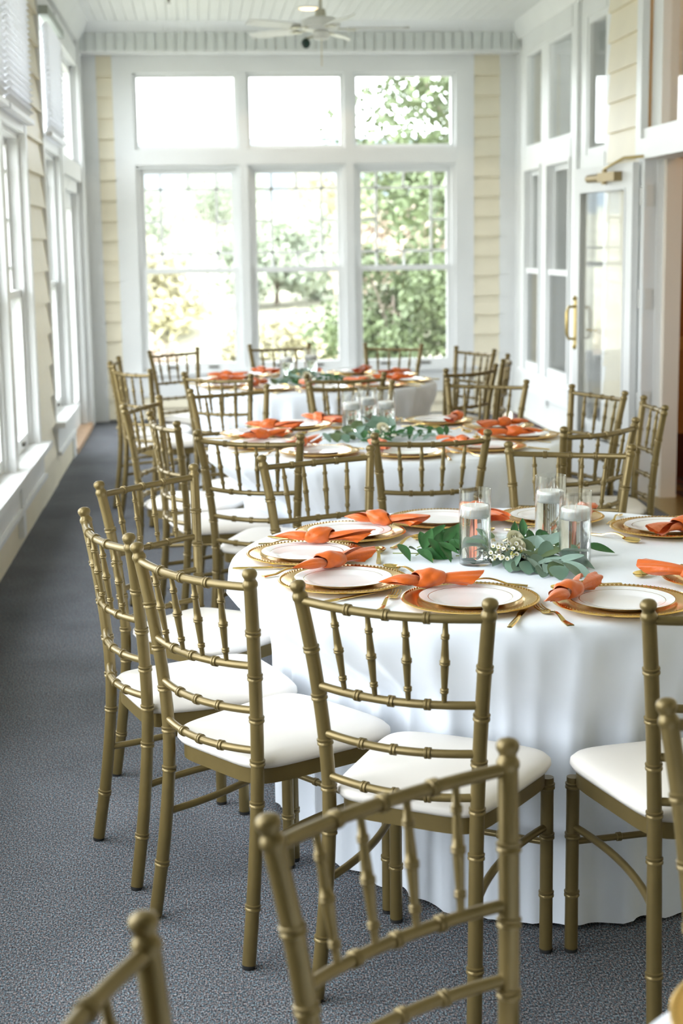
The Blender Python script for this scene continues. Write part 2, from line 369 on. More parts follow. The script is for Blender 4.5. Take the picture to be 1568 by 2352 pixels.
# ---- left wall
LS = [(9.6, 10.5)]                        # visible siding bay
def left_group(n, end, width=1.10, mull=0.14):
    us = []
    e = end
    for i in range(n): us.append((e - width, e)); e -= width + mull
    return us
LU = left_group(3, 9.42)
LW = [(10.62, 11.72)]
G2 = left_group(3, 4.95)
rects = []
zs, zh, t0, t1 = 0.42, 2.26, 2.36, 3.14
openings = sorted(LU + LW + G2)
u = YR - 0.2
for (a, b) in openings:
    rects.append((u, a, 0, 3.6)); rects += [(a, b, 0, zs), (a, b, zh, t0), (a, b, t1, 3.6)]; u = b
rects += [(11.72, 12.05, 0, 3.6), (12.05, 13.85, 2.16, 2.30), (12.05, 13.85, 3.14, 3.6), (13.85, 14.5, 0, 3.6)]
lw = wall('wall_left', 'left', rects, label='left wall with tall windows, cream clapboard and white casings')
cs = MB()
def grp_casing(us):
    a, b = us[-1][0], us[0][1]
    for (p, q) in [(a-0.10, a), (b, b+0.10)]: cs.box(*wb('left', p, q, 0, 0.035, zs, t1 + 0.12))
    for k in range(len(us)-1): cs.box(*wb('left', us[k+1][1], us[k][0], 0, 0.035, zs, t1))
    cs.box(*wb('left', a, b, 0, 0.035, t1, t1+0.12)); cs.box(*wb('left', a, b, 0, 0.03, zh, t0))
    cs.box(*wb('left', a-0.13, b+0.13, 0, 0.10, zs-0.035, zs))      # stool
    cs.box(*wb('left', a-0.10, b+0.10, 0, 0.045, zs-0.20, zs-0.035)) # apron
    cs.box(*wb('left', a-0.10, b+0.10, 0, 0.065, zs-0.225, zs-0.20))
    for k in range(len(us)-1):
        c = (us[k+1][1]+us[k][0])/2; cs.box(*wb('left', c-0.06, c+0.06, 0, 0.06, 0.06, zs-0.035))
grp_casing(LU); grp_casing(LW); grp_casing(G2)
cs.box(*wb('left', 11.83, 12.05, 0, 0.04, 0.0, 3.3)); cs.box(*wb('left', 11.95, 13.85, 0, 0.035, 2.16, 2.30)); cs.box(*wb('left', 11.95, 13.85, 0, 0.035, 3.14, 3.3))
cs.build('casing', 'trim', lw)
siding(lw, 'left', 9.52, 10.52, 0.0, 3.30, 0.20, 0.032)
siding(lw, 'left', 5.05, 5.80, 0.0, 3.30, 0.20, 0.032)
lb = MB()
for a, b in [(-3.2, 11.83)]: lb.box(*wb('left', a, b, 0, 0.028, 0.0, 0.20))
lb.build('skirting_board', 'creamwall', lw)
# corner post in front of the far wall
structure(MB().box(-1.10, -0.985, 13.87, 14.3, 0, 3.4).build('trim_5', 'trim'), 'white corner post at the far left')
k = 0
for (a, b) in LU + LW + G2:
    k += 1
    lab = {1: 'white sash window nearest the cream clapboard strip, left wall', 2: 'second white sash window on the left wall', 4: 'narrow white sash window past the clapboard strip, left wall'}.get(k, 'white sash window of the left wall')
    unit('left', a, b, zs, zh, t0, t1, prairie=(k in (1, 2, 4)), label=lab)
# glazed garden door with transom at the far end of the left wall
D = structure(obj('door_1', None), 'glazed white garden door with transom at the end of the left wall')
d = MB(); B = lambda b, a0, a1, w0, w1, z0, z1: b.box(*wb('left', a0, a1, w0, w1, z0, z1))
B(d, 12.05, 12.15, -0.14, 0.0, 0.04, 2.16); B(d, 13.75, 13.85, -0.14, 0.0, 0.04, 2.16); B(d, 12.05, 13.85, -0.14, 0.0, 2.06, 2.16)
d.build('door_frame', 'trim', D)
for (a, b) in ((12.15, 12.95), (12.95, 13.75)):
    q = MB(); s = 0.10
    B(q, a, a+s, -0.10, -0.055, 0.04, 2.06); B(q, b-s, b, -0.10, -0.055, 0.04, 2.06); B(q, a+s, b-s, -0.10, -0.055, 0.04, 0.28); B(q, a+s, b-s, -0.10, -0.055, 1.92, 2.06)
    lf = q.build('door_leaf', 'trim', D); B(MB(), a+s, b-s, -0.08, -0.074, 0.28, 1.92).build('pane', 'pane', lf)
q = MB(); B(q, 12.05, 12.1, -0.1, -0.03, 2.30, 3.14); B(q, 13.8, 13.85, -0.1, -0.03, 2.30, 3.14); B(q, 12.05, 13.85, -0.1, -0.03, 2.30, 2.35); B(q, 12.05, 13.85, -0.1, -0.03, 3.09, 3.14); B(q, 12.92, 12.98, -0.1, -0.03, 2.35, 3.09)
tf = q.build('transom_frame', 'trim', D)
for (a, b) in ((12.1, 12.92), (12.98, 13.8)): B(MB(), a, b, -0.068, -0.062, 2.35, 3.09).build('pane', 'pane', tf)
B(MB(), 12.05, 13.85, -0.16, 0.05, 0.0, 0.045).build('threshold', 'woodsill', D)

# ---- rear wall behind the camera
structure(MB().box(-1.2, 3.2, YR-0.16, YR, 0, 3.6).build('wall_rear', 'creamwall'), 'cream end wall behind the viewer')

# ---- right wall: window bay, narrow light, then the clapboard entry block
r0, r1 = 0.46, 2.24
rt0, rt1 = 2.39, 3.22
rw_ = wall('wall_right', 'right', [(13.72, 14.5, 0, 3.6), (13.08, 12.84, 0, 3.6), (12.02, 11.56, 0, 3.6), (11.0, 10.05, 0, 3.6),
      (13.08, 13.72, 0, r0), (13.08, 13.72, r1, rt0), (13.08, 13.72, rt1, 3.6), (12.02, 12.84, 0, r0), (12.02, 12.84, r1, rt0), (12.02, 12.84, rt1, 3.6),
      (11.0, 11.56, 0, 0.2), (11.0, 11.56, 2.06, 2.22), (11.0, 11.56, 3.22, 3.6)], label='right wall with white framed inner windows')
cs = MB()
for (a0, a1, z0, z1) in [(13.72, 13.90, 0.2, 3.4), (12.84, 13.08, 0.2, 3.3), (11.86, 12.02, 0, 3.4), (11.56, 11.70, 0, 3.4), (12.02, 13.72, rt1, 3.4), (12.02, 13.72, r1, rt0), (12.02, 13.72, r0-0.2, r0), (10.88, 11.0, 0, 3.4), (11.0, 11.56, 3.22, 3.4), (11.0, 11.56, 2.06, 2.22)]:
    cs.box(*wb('right', a0, a1, 0, 0.034 if a1-a0 > 0.5 else 0.028, z0, z1))
cs.box(*wb('right', 11.86, 13.92, 0, 0.06, r0-0.03, r0))
cs.build('casing', 'trim', rw_)
unit('right', 13.08, 13.72, r0, r1, rt0, rt1, prairie=False, lift=False, off=0.055, label='inner window nearest the far corner of the right wall')
unit('right', 12.02, 12.84, r0, r1, rt0, rt1, prairie=False, lift=False, off=0.055, label='inner window beside the open door, right wall')
wn[0] += 1
W = structure(obj('window_%d' % wn[0], None), 'tall narrow side light behind the open door')
for (z0, z1) in ((0.2, 2.06), (2.22, 3.22)):
    q = MB()
    for (a, b, c, d_) in [(11.0, 11.05, z0, z1), (11.51, 11.56, z0, z1), (11.05, 11.51, z0, z0+0.05), (11.05, 11.51, z1-0.05, z1)]: q.box(*wb('right', a, b, -0.05, 0.02, c, d_))
    fo = q.build('light_frame', 'trim', W); MB().box(*wb('right', 11.05, 11.51, -0.012, -0.006, z0+0.05, z1-0.05)).build('pane', 'pane', fo)
# entry block: front plane x=2.72
eb = structure(MB().box(2.72, 2.95, 9.34, 10.12, 0, 3.6).box(2.72, 2.87, 7.3, 9.34, 3.10, 3.6).box(2.72, 2.87, -3.4, 7.3, 0, 3.6).build('wall_entry', 'creamwall'), 'cream clapboard wall beside the hall doorway')
siding(eb, 'entry', 9.36, 10.12, 0.0, 3.42, 0.19, 0.026)
DF = structure(obj('door_2', None), 'white hall doorway with big transom and open glazed door')
E_ = lambda b, a0, a1, w0, w1, z0, z1: b.box(*wb('entry', a0, a1, w0, w1, z0, z1))
q = MB()
E_(q, 9.26, 9.37, 0, 0.045, 2.12, 3.3); E_(q, 9.24, 9.36, -0.06, 0.02, 0, 2.12)      # casing and hinge jamb
E_(q, 9.235, 9.34, -0.16, -0.06, 0, 2.08); E_(q, 7.3, 7.45, -0.15, 0.03, 0, 3.3); E_(q, 7.3, 9.34, -0.15, 0.05, 2.07, 2.19); E_(q, 7.3, 9.26, -0.10, 0.03, 2.19, 2.25); E_(q, 7.3, 9.26, -0.1, 0.03, 3.02, 3.2)
E_(q, 9.06, 9.26, -0.12, -0.02, 2.25, 3.02)
q.build('door_frame', 'trim', DF)
q = MB(); E_(q, 9.18, 9.30, -0.20, -0.10, 0, 2.07); q.build('inner_casing', mat('warm_white_casing', (0.80, 0.72, 0.62), 0.45), DF)
E_(MB(), 7.45, 9.06, -0.075, -0.068, 2.25, 3.02).build('pane', 'pane', DF)
for z in (1.80, 1.18, 0.55):
    MB().tube([(2.700, 9.30, z), (2.700, 9.30, z+0.11)], 0.011, 10).build('hinge', 'hinge', DF, True, 40)
    MB().box(2.712, 2.76, 9.2325, 9.236, z-0.01, z+0.12).build('hinge_leaf', 'hinge', DF)
# the open leaf, swung back against the wall
hx, hy = 2.690, 9.315; fx, fy = 2.552, 10.235
L = math.hypot(fx-hx, fy-hy); ang = math.atan2(fy-hy, fx-hx)
DL = structure(obj('door_3', None, None, (hx, hy, 0), ang), 'open white glazed door leaf with brass handle and door closer')
q = MB(); s = 0.115; th = 0.044
q.box(0, s, 0, th, 0.012, 2.06); q.box(L-s, L, 0, th, 0.012, 2.06); q.box(s, L-s, 0, th, 0.012, 0.30); q.box(s, L-s, 0, th, 1.90, 2.06)
# room side of the leaf faces -x : local +y
q.build('stile_and_rail_frame', 'trim', DL)
MB().box(s, L-s, 0.018, 0.026, 0.30, 1.90).build('pane', 'pane', DL)
q = MB()
q.box(s-0.012, s, -0.006, th+0.006, 0.29, 1.91); q.box(L-s, L-s+0.012, -0.006, th+0.006, 0.29, 1.91); q.box(s, L-s, -0.006, th+0.006, 0.288, 0.30); q.box(s, L-s, -0.006, th+0.006, 1.90, 1.912)
q.build('glazing_bead', 'trim', DL)
q = MB(); q.box(0.16, 0.42, th, th+0.055, 1.955, 2.012); q.tube([(0.42, th+0.028, 1.984), (0.62, th+0.028, 1.984)], 0.026, 14)
cl_ = q.build('door_closer', 'bronze', DL, True, 35)
MB().tube([(0.36, th+0.03, 1.94), (0.36, th+0.03, 2.03)], 0.018, 12).build('pinion', 'bronze', cl_, True, 35)
MB().tube([(0.36, th+0.03, 2.035), (0.02, th+0.05, 2.085), (-0.25, 0.0, 2.085)], 0.009, 8).build('closer_arm', 'brass', cl_, True, 40)
q = MB(); xh = L - 0.055
q.box(xh-0.022, xh+0.022, th, th+0.006, 0.90, 1.20)
q.tube([(xh, th, 1.16), (xh, th+0.05, 1.155), (xh, th+0.062, 1.12), (xh, th+0.062, 0.98), (xh, th+0.05, 0.945), (xh, th, 0.94)], [0.010, 0.010, 0.011, 0.011, 0.010, 0.010], 10)
q.tube([(xh, th+0.006, 0.90), (xh, th+0.006, 0.885), (xh, th+0.006, 0.87)], [0.014, 0.02, 0.004], 10)
q.tube([(xh, th+0.006, 1.20), (xh, th+0.006, 1.215), (xh, th+0.006, 1.23)], [0.014, 0.02, 0.004], 10)
q.build('pull_handle', 'brass', DL, True, 40)
q = MB(); q.tube([(xh, 0, 1.0), (xh, -0.05, 1.0), (xh-0.12, -0.055, 1.0)], 0.009, 8); q.tube([(xh, 0, 1.15), (xh, -0.03, 1.15)], 0.016, 10)
q.build('lever_handle', 'bronze', DL, True, 40)
# threshold and the hall beyond
th_ = structure(obj('trim_6', None), 'ribbed gold metal threshold of the hall doorway')
for i in range(9):
    MB().box(2.70 + i*0.030, 2.70 + i*0.030 + 0.024, 7.3, 9.30, -0.01, 0.008).build('threshold_rib', 'brass', th_)
structure(MB().box(2.97, 6.2, 5.0, 14.5, -0.12, 0.0).build('floor_hall', 'hallcarpet'), 'patterned red and gold hall carpet')
hw = structure(MB().box(2.95, 6.2, 10.06, 10.2, 0, 2.3).box(6.1, 6.2, 5.0, 10.2, 0, 2.3).box(2.87, 6.2, 5.0, 5.1, 0, 2.3).build('wall_hall', 'hall'), 'amber brown hall wall seen through the doorway')
MB().box(2.95, 6.2, 10.06, 10.2, 2.3, 3.6).box(6.1, 6.2, 5.0, 10.2, 2.3, 3.6).box(2.87, 6.2, 5.0, 5.1, 2.3, 3.6).build('upper_wall', 'greyroom', hw)
MB().box(2.95, 6.1, 10.03, 10.06, 0.86, 0.95).build('chair_rail', 'hallrail', hw)
MB().box(2.95, 6.1, 10.03, 10.06, 0.0, 0.30).build('dark_baseboard', mat('mahogany', (0.10, 0.025, 0.012), 0.4), hw)
MB().box(2.95, 6.1, 10.035, 10.06, 0.30, 0.86).build('wainscot_panel', mat('wainscot', (0.48, 0.24, 0.07), 0.5), hw)
structure(MB().box(2.97, 6.2, 5.0, 14.5, 3.5, 3.6).build('ceiling_hall', 'ceil'), 'hall ceiling')
structure(MB().box(4.6, 4.7, 10.2, 14.5, 0, 3.6).box(3.1, 4.7, 14.4, 14.5, 0, 3.6).build('wall_inner_room', 'greyroom'), 'dim grey-green inner room behind the windows')
il = thing('inner_room_added_fill', 'added fill lamp brightening the grey room behind the right windows', 'lamp', (3.9, 12.4, 3.40))  # no lamp known here; added to brighten the dark inner room
MB().lathe([(0.02, 0.10), (0.15, 0.095), (0.16, 0.03)], 24).build('canopy', 'fanwhite', il, True, 40)
MB().lathe([(0.155, 0.035), (0.12, -0.02), (0.001, -0.04)], 24).build('bowl_shade', 'fanwhite', il, True)
ld = bpy.data.lights.new('inner_fill_light', 'POINT'); ld.energy = 22; ld.color = (0.95, 1, 0.95); ld.shadow_soft_size = 0.12
lo3 = bpy.data.objects.new('bulb', ld); COL.objects.link(lo3); lo3.parent = il; lo3.location = (0, 0, -0.2)
hl = thing('hall_added_fill', 'unseen warm lamp added to light the brown hall beyond the doorway', 'lamp', (4.2, 8.2, 3.38))  # out of view, added as a warm light source for the hall
MB().lathe([(0.02, 0.12), (0.12, 0.11), (0.19, 0.05), (0.19, 0.04)], 24).build('canopy', 'brass', hl, True, 40)
MB().lathe([(0.185, 0.045), (0.15, -0.02), (0.07, -0.055), (0.001, -0.06)], 24).build('bowl_shade', 'lamp', hl, True)
ld = bpy.data.lights.new('hall_fill_light', 'POINT'); ld.energy = 30; ld.color = (1, 0.62, 0.30); ld.shadow_soft_size = 0.12
lo_ = bpy.data.objects.new('bulb', ld); COL.objects.link(lo_); lo_.parent = hl; lo_.location = (0, 0, -0.25)

# ---- blinds over the left transoms
def blind(u0, u1, z0, z1, label):
    t = thing('window_blind', label, 'blind', (XL, (u0+u1)/2, z0), group='white blinds over the left wall transoms')
    def bx(a0, a1, w0, w1, c0, c1): return MB().box(w0, w1, a0-(u0+u1)/2, a1-(u0+u1)/2, c0-z0, c1-z0)
    bx(u0-0.03, u1+0.03, 0.036, 0.10, z1-0.055, z1).build('headrail', 'greyplastic', t)
    n = int((z1-0.06-z0-0.05)/0.033); me = None
    for i in range(n):
        z = z0 + 0.05 + i*0.033
        if me is None:
            b = MB(); y0, y1 = u0-(u0+u1)/2, u1-(u0+u1)/2
            b.grid([[(0.048, y, -0.012), (0.060, y, 0.004), (0.072, y, 0.016), (0.088, y, 0.023)] for y in (y0, y1)])
            b.grid([[(0.048, y, -0.014), (0.060, y, 0.002), (0.072, y, 0.014), (0.088, y, 0.021)] for y in (y0, y1)])
            me = b.mesh('slat', 'blind')
        obj('slat', me, t, (0, 0, z - z0))
    bx(u0, u1, 0.045, 0.09, z0, z0+0.028).build('bottom_rail', 'blind', t)
    for c in (0.12, 0.5, 0.88):
        uu = u0+(u1-u0)*c; bx(uu-0.006, uu+0.006, 0.042, 0.046, z0, z1-0.05).build('ladder_tape', 'blind', t)
    return t
blind(LU[0][0]-0.02, LU[0][1]+0.04, 2.31, 3.24, 'white slatted blind nearest the clapboard strip, left wall transom')
blind(LU[1][0]-0.02, LU[1][1]+0.02, 2.31, 3.24, 'white slatted blind at the left edge of the photo')
blind(LW[0][0]-0.04, LW[0][1]+0.02, 2.33, 3.16, 'white slatted blind past the clapboard strip, with grey headrail')

# ---- ceiling fan, recessed light, sprinkler
fan = thing('ceiling_fan', 'white five-blade ceiling fan hanging before the far windows', 'ceiling fan', (0.96, 11.8, 3.10))
MB().lathe([(0.001, 0.42), (0.07, 0.42), (0.075, 0.38), (0.03, 0.345), (0.013, 0.34)], 24).build('canopy', 'fanmetal', fan, True, 40)
MB().tube([(0, 0, 0.35), (0, 0, 0.15)], 0.012, 12).build('downrod', 'fanmetal', fan, True, 40)
MB().lathe([(0.012, 0.22), (0.035, 0.215), (0.045, 0.165), (0.02, 0.155)], 24).build('coupling', 'fanmetal', fan, True, 40)
MB().lathe([(0.02, 0.165), (0.10, 0.155), (0.142, 0.135), (0.145, 0.085), (0.12, 0.065), (0.05, 0.06)], 32).build('motor_housing', 'fanwhite', fan, True, 40)
MB().lathe([(0.05, 0.062), (0.065, 0.05), (0.065, 0.012), (0.05, 0.0), (0.001, -0.003)], 24).build('switch_housing', 'fanwhite', fan, True, 40)
for i in range(5):
    a = math.radians(-4 + i*72)
    b = MB(); n = 10
    top = []
    for k in range(n+1):
        t = k/n; x = 0.20 + 0.46*t; hw_ = 0.052 + 0.016*math.sin(PI*min(t*1.05, 1)) ; 
        if t > 0.9: hw_ *= 1 - ((t-0.9)/0.1)**2*0.55
        top.append([(x, -hw_, 0.075 - 0.012), (x, hw_, 0.075 + 0.012), (x, hw_, 0.081 + 0.012), (x, -hw_, 0.081 - 0.012)])
    b.grid(top, True, True, True)
    bl = b.build('blade', 'fanwhite', fan); bl.rotation_euler = (0, 0, a)
    q = MB(); q.box(0.09, 0.24, -0.016, 0.016, 0.068, 0.075); q.box(0.20, 0.26, -0.035, 0.035, 0.062, 0.068)
    q.build('blade_iron', 'fanmetal', bl)
MB().lathe([(0.001, 0.035), (0.02, 0.03), (0.034, 0.01), (0.036, -0.01), (0.024, -0.034), (0.001, -0.042)], 20).build('dark_globe', 'darkglass', fan, True, loc=(-0.115, -0.03, -0.03))
MB().tube([(-0.115, -0.03, 0.0), (-0.05, -0.02, 0.02)], 0.008, 8).build('globe_stem', 'fanmetal', fan, True)
MB().tube([(0.0, -0.05, 0.0), (0.0, -0.052, -0.20)], 0.0022, 6).build('pull_chain', 'brass', fan)
rl = thing('recessed_light', 'lit warm recessed ceiling light behind the fan', 'light', (0.97, 13.12, ZC))
MB().lathe([(0.10, 0.0), (0.10, -0.008), (0.085, -0.010), (0.082, -0.002)], 28).build('trim_ring', 'fanwhite', rl, True, 40)
MB().lathe([(0.083, -0.003), (0.06, -0.012), (0.001, -0.016)], 28).build('lens', 'lamp', rl, True)
ld = bpy.data.lights.new('recessed_bulb', 'SPOT'); ld.energy = 18; ld.color = (1, 0.75, 0.48); ld.spot_size = 2.2
lo2 = bpy.data.objects.new('bulb', ld); COL.objects.link(lo2); lo2.parent = rl; lo2.location = (0, 0, -0.03)
sp = thing('sprinkler_head', 'tiny dark fire sprinkler under the ceiling, upper left', 'sprinkler', (-0.17, 12.6, ZC))
MB().lathe([(0.03, 0), (0.03, -0.006), (0.01, -0.01), (0.009, -0.03), (0.001, -0.032)], 16).build('body', 'lift', sp, True, 40)
MB().lathe([(0.001, -0.04), (0.02, -0.041), (0.001, -0.043)], 14).build('deflector', 'lift', sp, True)

# ------------------------------------------------------------------ chiavari chair
def interp(tab, z):
    if z <= tab[0][0]: return tab[0][1:]
    for i in range(len(tab)-1):
        if z <= tab[i+1][0]:
            a, b = tab[i], tab[i+1]; p = tab[max(i-1, 0)]; n = tab[min(i+2, len(tab)-1)]
            t = (z-a[0])/(b[0]-a[0]); out = []
            for k in range(1, len(a)):
                h = b[0]-a[0]
                ma = (b[k]-p[k])/(b[0]-p[0])*h if b[0] != p[0] else 0; mb = (n[k]-a[k])/(n[0]-a[0])*h
                out.append((2*t**3-3*t*t+1)*a[k]+(t**3-2*t*t+t)*ma+(-2*t**3+3*t*t)*b[k]+(t**3-t*t)*mb)
            return out
    return tab[-1][1:]
POST = [(0.0, 0.180, -0.254), (0.2, 0.171, -0.224), (0.4, 0.166, -0.206), (0.55, 0.171, -0.207), (0.75, 0.189, -0.225), (0.915, 0.211, -0.249)]
RINGZ = (0.768, 0.665, 0.566, 0.465, 0.369, 0.136)
def ringprof(c, r, h=0.006, g=0.0027):
    return [(c-h-0.0015, r), (c-h, r+g), (c-0.002, r+g), (c, r+g*0.35), (c+0.002, r+g), (c+h, r+g), (c+h+0.0015, r)]
def post_mesh(sx):
    S = [(0.008, 0.0158), (0.07, 0.0158), (0.2, 0.0156), (0.28, 0.0155), (0.42, 0.0152), (0.52, 0.0150), (0.61, 0.0148), (0.72, 0.0147), (0.82, 0.0146)]
    for c in RINGZ: S += ringprof(c, 0.0149 if c > 0.3 else 0.0157)
    S += [(0.868, 0.0145), (0.873, 0.0147), (0.876, 0.0166), (0.883, 0.0166), (0.887, 0.0145), (0.890, 0.0126), (0.893, 0.0126), (0.896, 0.0144), (0.900, 0.0164), (0.906, 0.0166), (0.911, 0.0140), (0.914, 0.009), (0.9158, 0.0005)]
    S.sort(); pts = []; rr = []
    for z, r in S:
        x, y = interp(POST, min(z, 0.915)); pts.append((sx*x, y, z)); rr.append(r)
    return MB().tube(pts, rr, 14).mesh('back_post', 'gold', True, 50)
def rail_pts(z, bow, n=24):
    x, y = interp(POST, z); return [(-x + 2*x*t, y - bow*(1-(2*t-1)**2), z - 0.005*(1-(2*t-1)**2)) for t in [i/n for i in range(n+1)]], x, y
def rail_at(z, bow, t):
    x, y = interp(POST, z); return Vector((-x+2*x*t, y - bow*(1-(2*t-1)**2), z - 0.005*(1-(2*t-1)**2)))
BOW = 0.031
def rail_mesh(name, z, r, bow=BOW, rings=(0.29, 0.5, 0.71)):
    x, _ = interp(POST, z); ts = [(i/22, r) for i in range(23)]
    for c in rings:
        h = 0.0060/(2*x); e = 0.0014/(2*x); ts = [q for q in ts if abs(q[0]-c) > h*1.6] + [(c-h-e, r), (c-h, r+0.0033), (c-e, r+0.0033), (c, r+0.0014), (c+e, r+0.0033), (c+h, r+0.0033), (c+h+e, r)]
    ts.sort(); return MB().tube([rail_at(z, bow, t) for t, _ in ts], [q for _, q in ts], 12).mesh(name, 'gold', True, 50)
def spindle_mesh(t):
    a = rail_at(0.690, BOW, t); b = rail_at(0.872, BOW, t)
    S = [(0, 0.0052), (0.1, 0.0056), (0.22, 0.0064), (0.35, 0.0075), (0.45, 0.0084), (0.6, 0.0080), (0.7, 0.0070), (0.82, 0.0060), (0.92, 0.0056), (1, 0.0055)]
    for c, r in ((0.17, 0.0062), (0.5, 0.0084), (0.80, 0.0064)):
        h = 0.022; S = [q for q in S if abs(q[0]-c) > h*2] + [(c-h*1.5, r), (c-h, r+0.0024), (c-h*0.3, r+0.0024), (c, r+0.001), (c+h*0.3, r+0.0024), (c+h, r+0.0024), (c+h*1.5, r)]
    S.sort(); return MB().tube([a.lerp(b, q) for q, _ in S], [r for _, r in S], 12).mesh('spindle', 'gold', True, 50)
def front_leg_mesh(sx):
    S = [(0.008, 0.0150), (0.07, 0.0150), (0.2, 0.0148), (0.33, 0.0146), (0.415, 0.0146)]
    for c in (0.395, 0.278, 0.140): S += ringprof(c, 0.0148)
    S.sort(); return MB().tube([(sx*0.186, 0.172, z) for z, _ in S], [r for _, r in S], 14).mesh('front_leg', 'gold', True, 50)
def seat_outline(grow=0.0, n=64):
    # rounded trapezoid, narrower at the back
    pts = []
    for i in range(n):
        a = 2*PI*i/n; c, s_ = math.cos(a), math.sin(a)
        e = 0.32
        x = math.copysign(abs(c)**e, c); y = math.copysign(abs(s_)**e, s_)
        hwid = 0.181 + 0.021*y; ymid = -0.004
        front = 0.012*(1-x*x) if y > 0 else 0
        pts.append((x*(hwid+grow), ymid + y*(0.196+grow) + front, 0))
    return pts
def cushion_mesh():
    b = MB(); z0 = 0.438
    rows = []
    for g, z in [(-0.012, 0.0), (0.004, 0.002), (0.010, 0.012), (0.009, 0.022), (0.0, 0.032), (-0.018, 0.038), (-0.05, 0.043), (-0.10, 0.0455), (-0.15, 0.0465)]:
        rows.append([(p[0], p[1], z0+z) for p in seat_outline(g)])
    b.grid(rows, True, True, True); return b.mesh('seat_cushion', 'cushion', True)
def frame_mesh():
    b = MB(); o = seat_outline(-0.002); i = seat_outline(-0.026)
    b.grid([[(p[0], p[1], 0.402) for p in o], [(p[0], p[1], 0.438) for p in o], [(p[0], p[1], 0.438) for p in i], [(p[0], p[1], 0.402) for p in i], [(p[0], p[1], 0.402) for p in o]], True)
    return b.mesh('seat_frame', 'gold', True, 40)
def stretcher_side(sx):
    x0, y0 = interp(POST, 0.262); a = Vector((sx*0.186, 0.172, 0.30)); b_ = Vector((sx*x0, y0, 0.262)); pts = []
    for k in range(13):
        t = k/12; p = a.lerp(b_, t); p.x -= sx*0.030*(1-(2*t-1)**2); p.z += 0.0; pts.append(p)
    return MB().tube(pts, 0.0088, 10).mesh('stretcher', 'gold', True, 50)
def stretcher_front():
    a = Vector((-0.186, 0.172, 0.262)); b_ = Vector((0.186, 0.172, 0.262)); S = [(0, 0.0076), (0.15, 0.0076), (0.4, 0.0076), (0.6, 0.0076), (0.85, 0.0076), (1, 0.0076)]
    for c in (0.3, 0.7): S += [(c-0.018, 0.0076), (c-0.014, 0.0102), (c+0.014, 0.0102), (c+0.018, 0.0076)]
    S.sort(); return MB().tube([a.lerp(b_, t) for t, _ in S], [r for _, r in S], 10).mesh('stretcher', 'gold', True, 50)
def foot_mesh(): return MB().lathe([(0.001, 0.0), (0.0140, 0.0), (0.0150, 0.003), (0.0150, 0.010), (0.001, 0.010)], 14).mesh('foot_cap', 'foot', True, 40)
CH = [('back_post', post_mesh(-1)), ('back_post', post_mesh(1)), ('front_leg', front_leg_mesh(-1)), ('front_leg', front_leg_mesh(1)),
      ('top_rail', rail_mesh('top_rail', 0.873, 0.0096)), ('back_rail', rail_mesh('back_rail', 0.690, 0.0089)), ('back_rail', rail_mesh('back_rail', 0.586, 0.0089)), ('back_rail', rail_mesh('back_rail', 0.492, 0.0089))]
CH += [('spindle', spindle_mesh(t)) for t in (0.2, 0.4, 0.6, 0.8)]
CH += [('seat_frame', frame_mesh()), ('seat_cushion', cushion_mesh()), ('stretcher', stretcher_side(-1)), ('stretcher', stretcher_side(1)), ('stretcher', stretcher_front())]
FOOT = foot_mesh()
FEET = [(-0.180, -0.254), (0.180, -0.254), (-0.186, 0.172), (0.186, 0.172)]
def chair(x, y, deg, label, group):
    t = thing('bamboo_back_chair', label, 'chair', (x, y, 0), math.radians(deg), group)
    for nme, me in CH: 
        o = obj(nme, me, t)
        if nme == 'seat_cushion': o['label'] = 'ivory padded seat cushion'
    for k, f in enumerate(FEET):
        leg = t.children[k] if k < 4 else t
        obj('foot_cap', FOOT, leg, (f[0], f[1], 0.0))
    return t

TABLES = {
 'T0': dict(c=(1.0, 0.955), name='the cropped foreground table', chairs={'k8': (0.378, 1.672, 215.4), 'k9': (0.110, 1.228, 255.3), 'k10': (0.882, 1.897, 179.1)}),
 'T1': dict(c=(0.828, 3.983), name='the front table', chairs={'c2': (0.162, 3.493, 306.7), 'c3': (0.491, 3.149, 328.3), 'c4': (1.006, 3.050, 8.3), 'c7': (1.149, 4.839, 158.8), 'c5': (0.483, 4.830, 205.4), 'c0': (0.015, 4.484, 228.8), 'c1': (-0.018, 3.911, 288.8)}),
 'T2': dict(c=(0.794, 6.580), name='the middle table', chairs={'a': (0.277, 5.838, 333.2), 'b': (0.821, 5.741, 1.8), 'l': (1.355, 5.849, 35.6), 'k': (1.680, 6.405, 85.7), 'j': (1.614, 6.925, 111.0), 'i': (1.308, 7.393, 150.7), 'h': (0.744, 7.421, 179.1), 'e2': (0.243, 7.282, 206.4), 'd': (-0.038, 6.854, 250.1), 'c': (0.077, 6.301, 286.1)}),
 'T3': dict(c=(0.676, 9.436), name='the farthest table', chairs={'e1': (0.210, 8.554, 329.3), 'g': (0.750, 8.384, 3.5), 'r': (1.342, 8.621, 38.7), 'q': (1.588, 9.174, 74.9), 'p': (1.568, 9.833, 116.2), 'o': (1.207, 10.321, 151.3), 'n': (0.567, 10.490, 184.2), 'm': (-0.019, 10.227, 220.8), 's': (-0.289, 9.584, 265.7), 't': (-0.191, 9.025, 302.2)}),
}
SEAT = {'c2': 'near-left', 'c3': 'near-centre', 'c4': 'near-right', 'r1': 'right-front', 'r3': 'far-right', 'c7': 'far-centre-right', 'c5': 'far-centre-left', 'c0': 'left-rear', 'c1': 'left-front',
        'a': 'near-left', 'b': 'near-centre', 'l': 'near-right', 'k': 'right-front', 'j': 'right-rear', 'i': 'far-right', 'h': 'far-centre', 'e2': 'far-left', 'd': 'left-rear', 'c': 'left-front',
        'e1': 'near-left', 'g': 'near-centre', 'r': 'near-right', 'q': 'right-front', 'p': 'right-rear', 'o': 'far-right', 'n': 'far-centre', 'm': 'far-left', 's': 'left-rear', 't': 'left-front'}
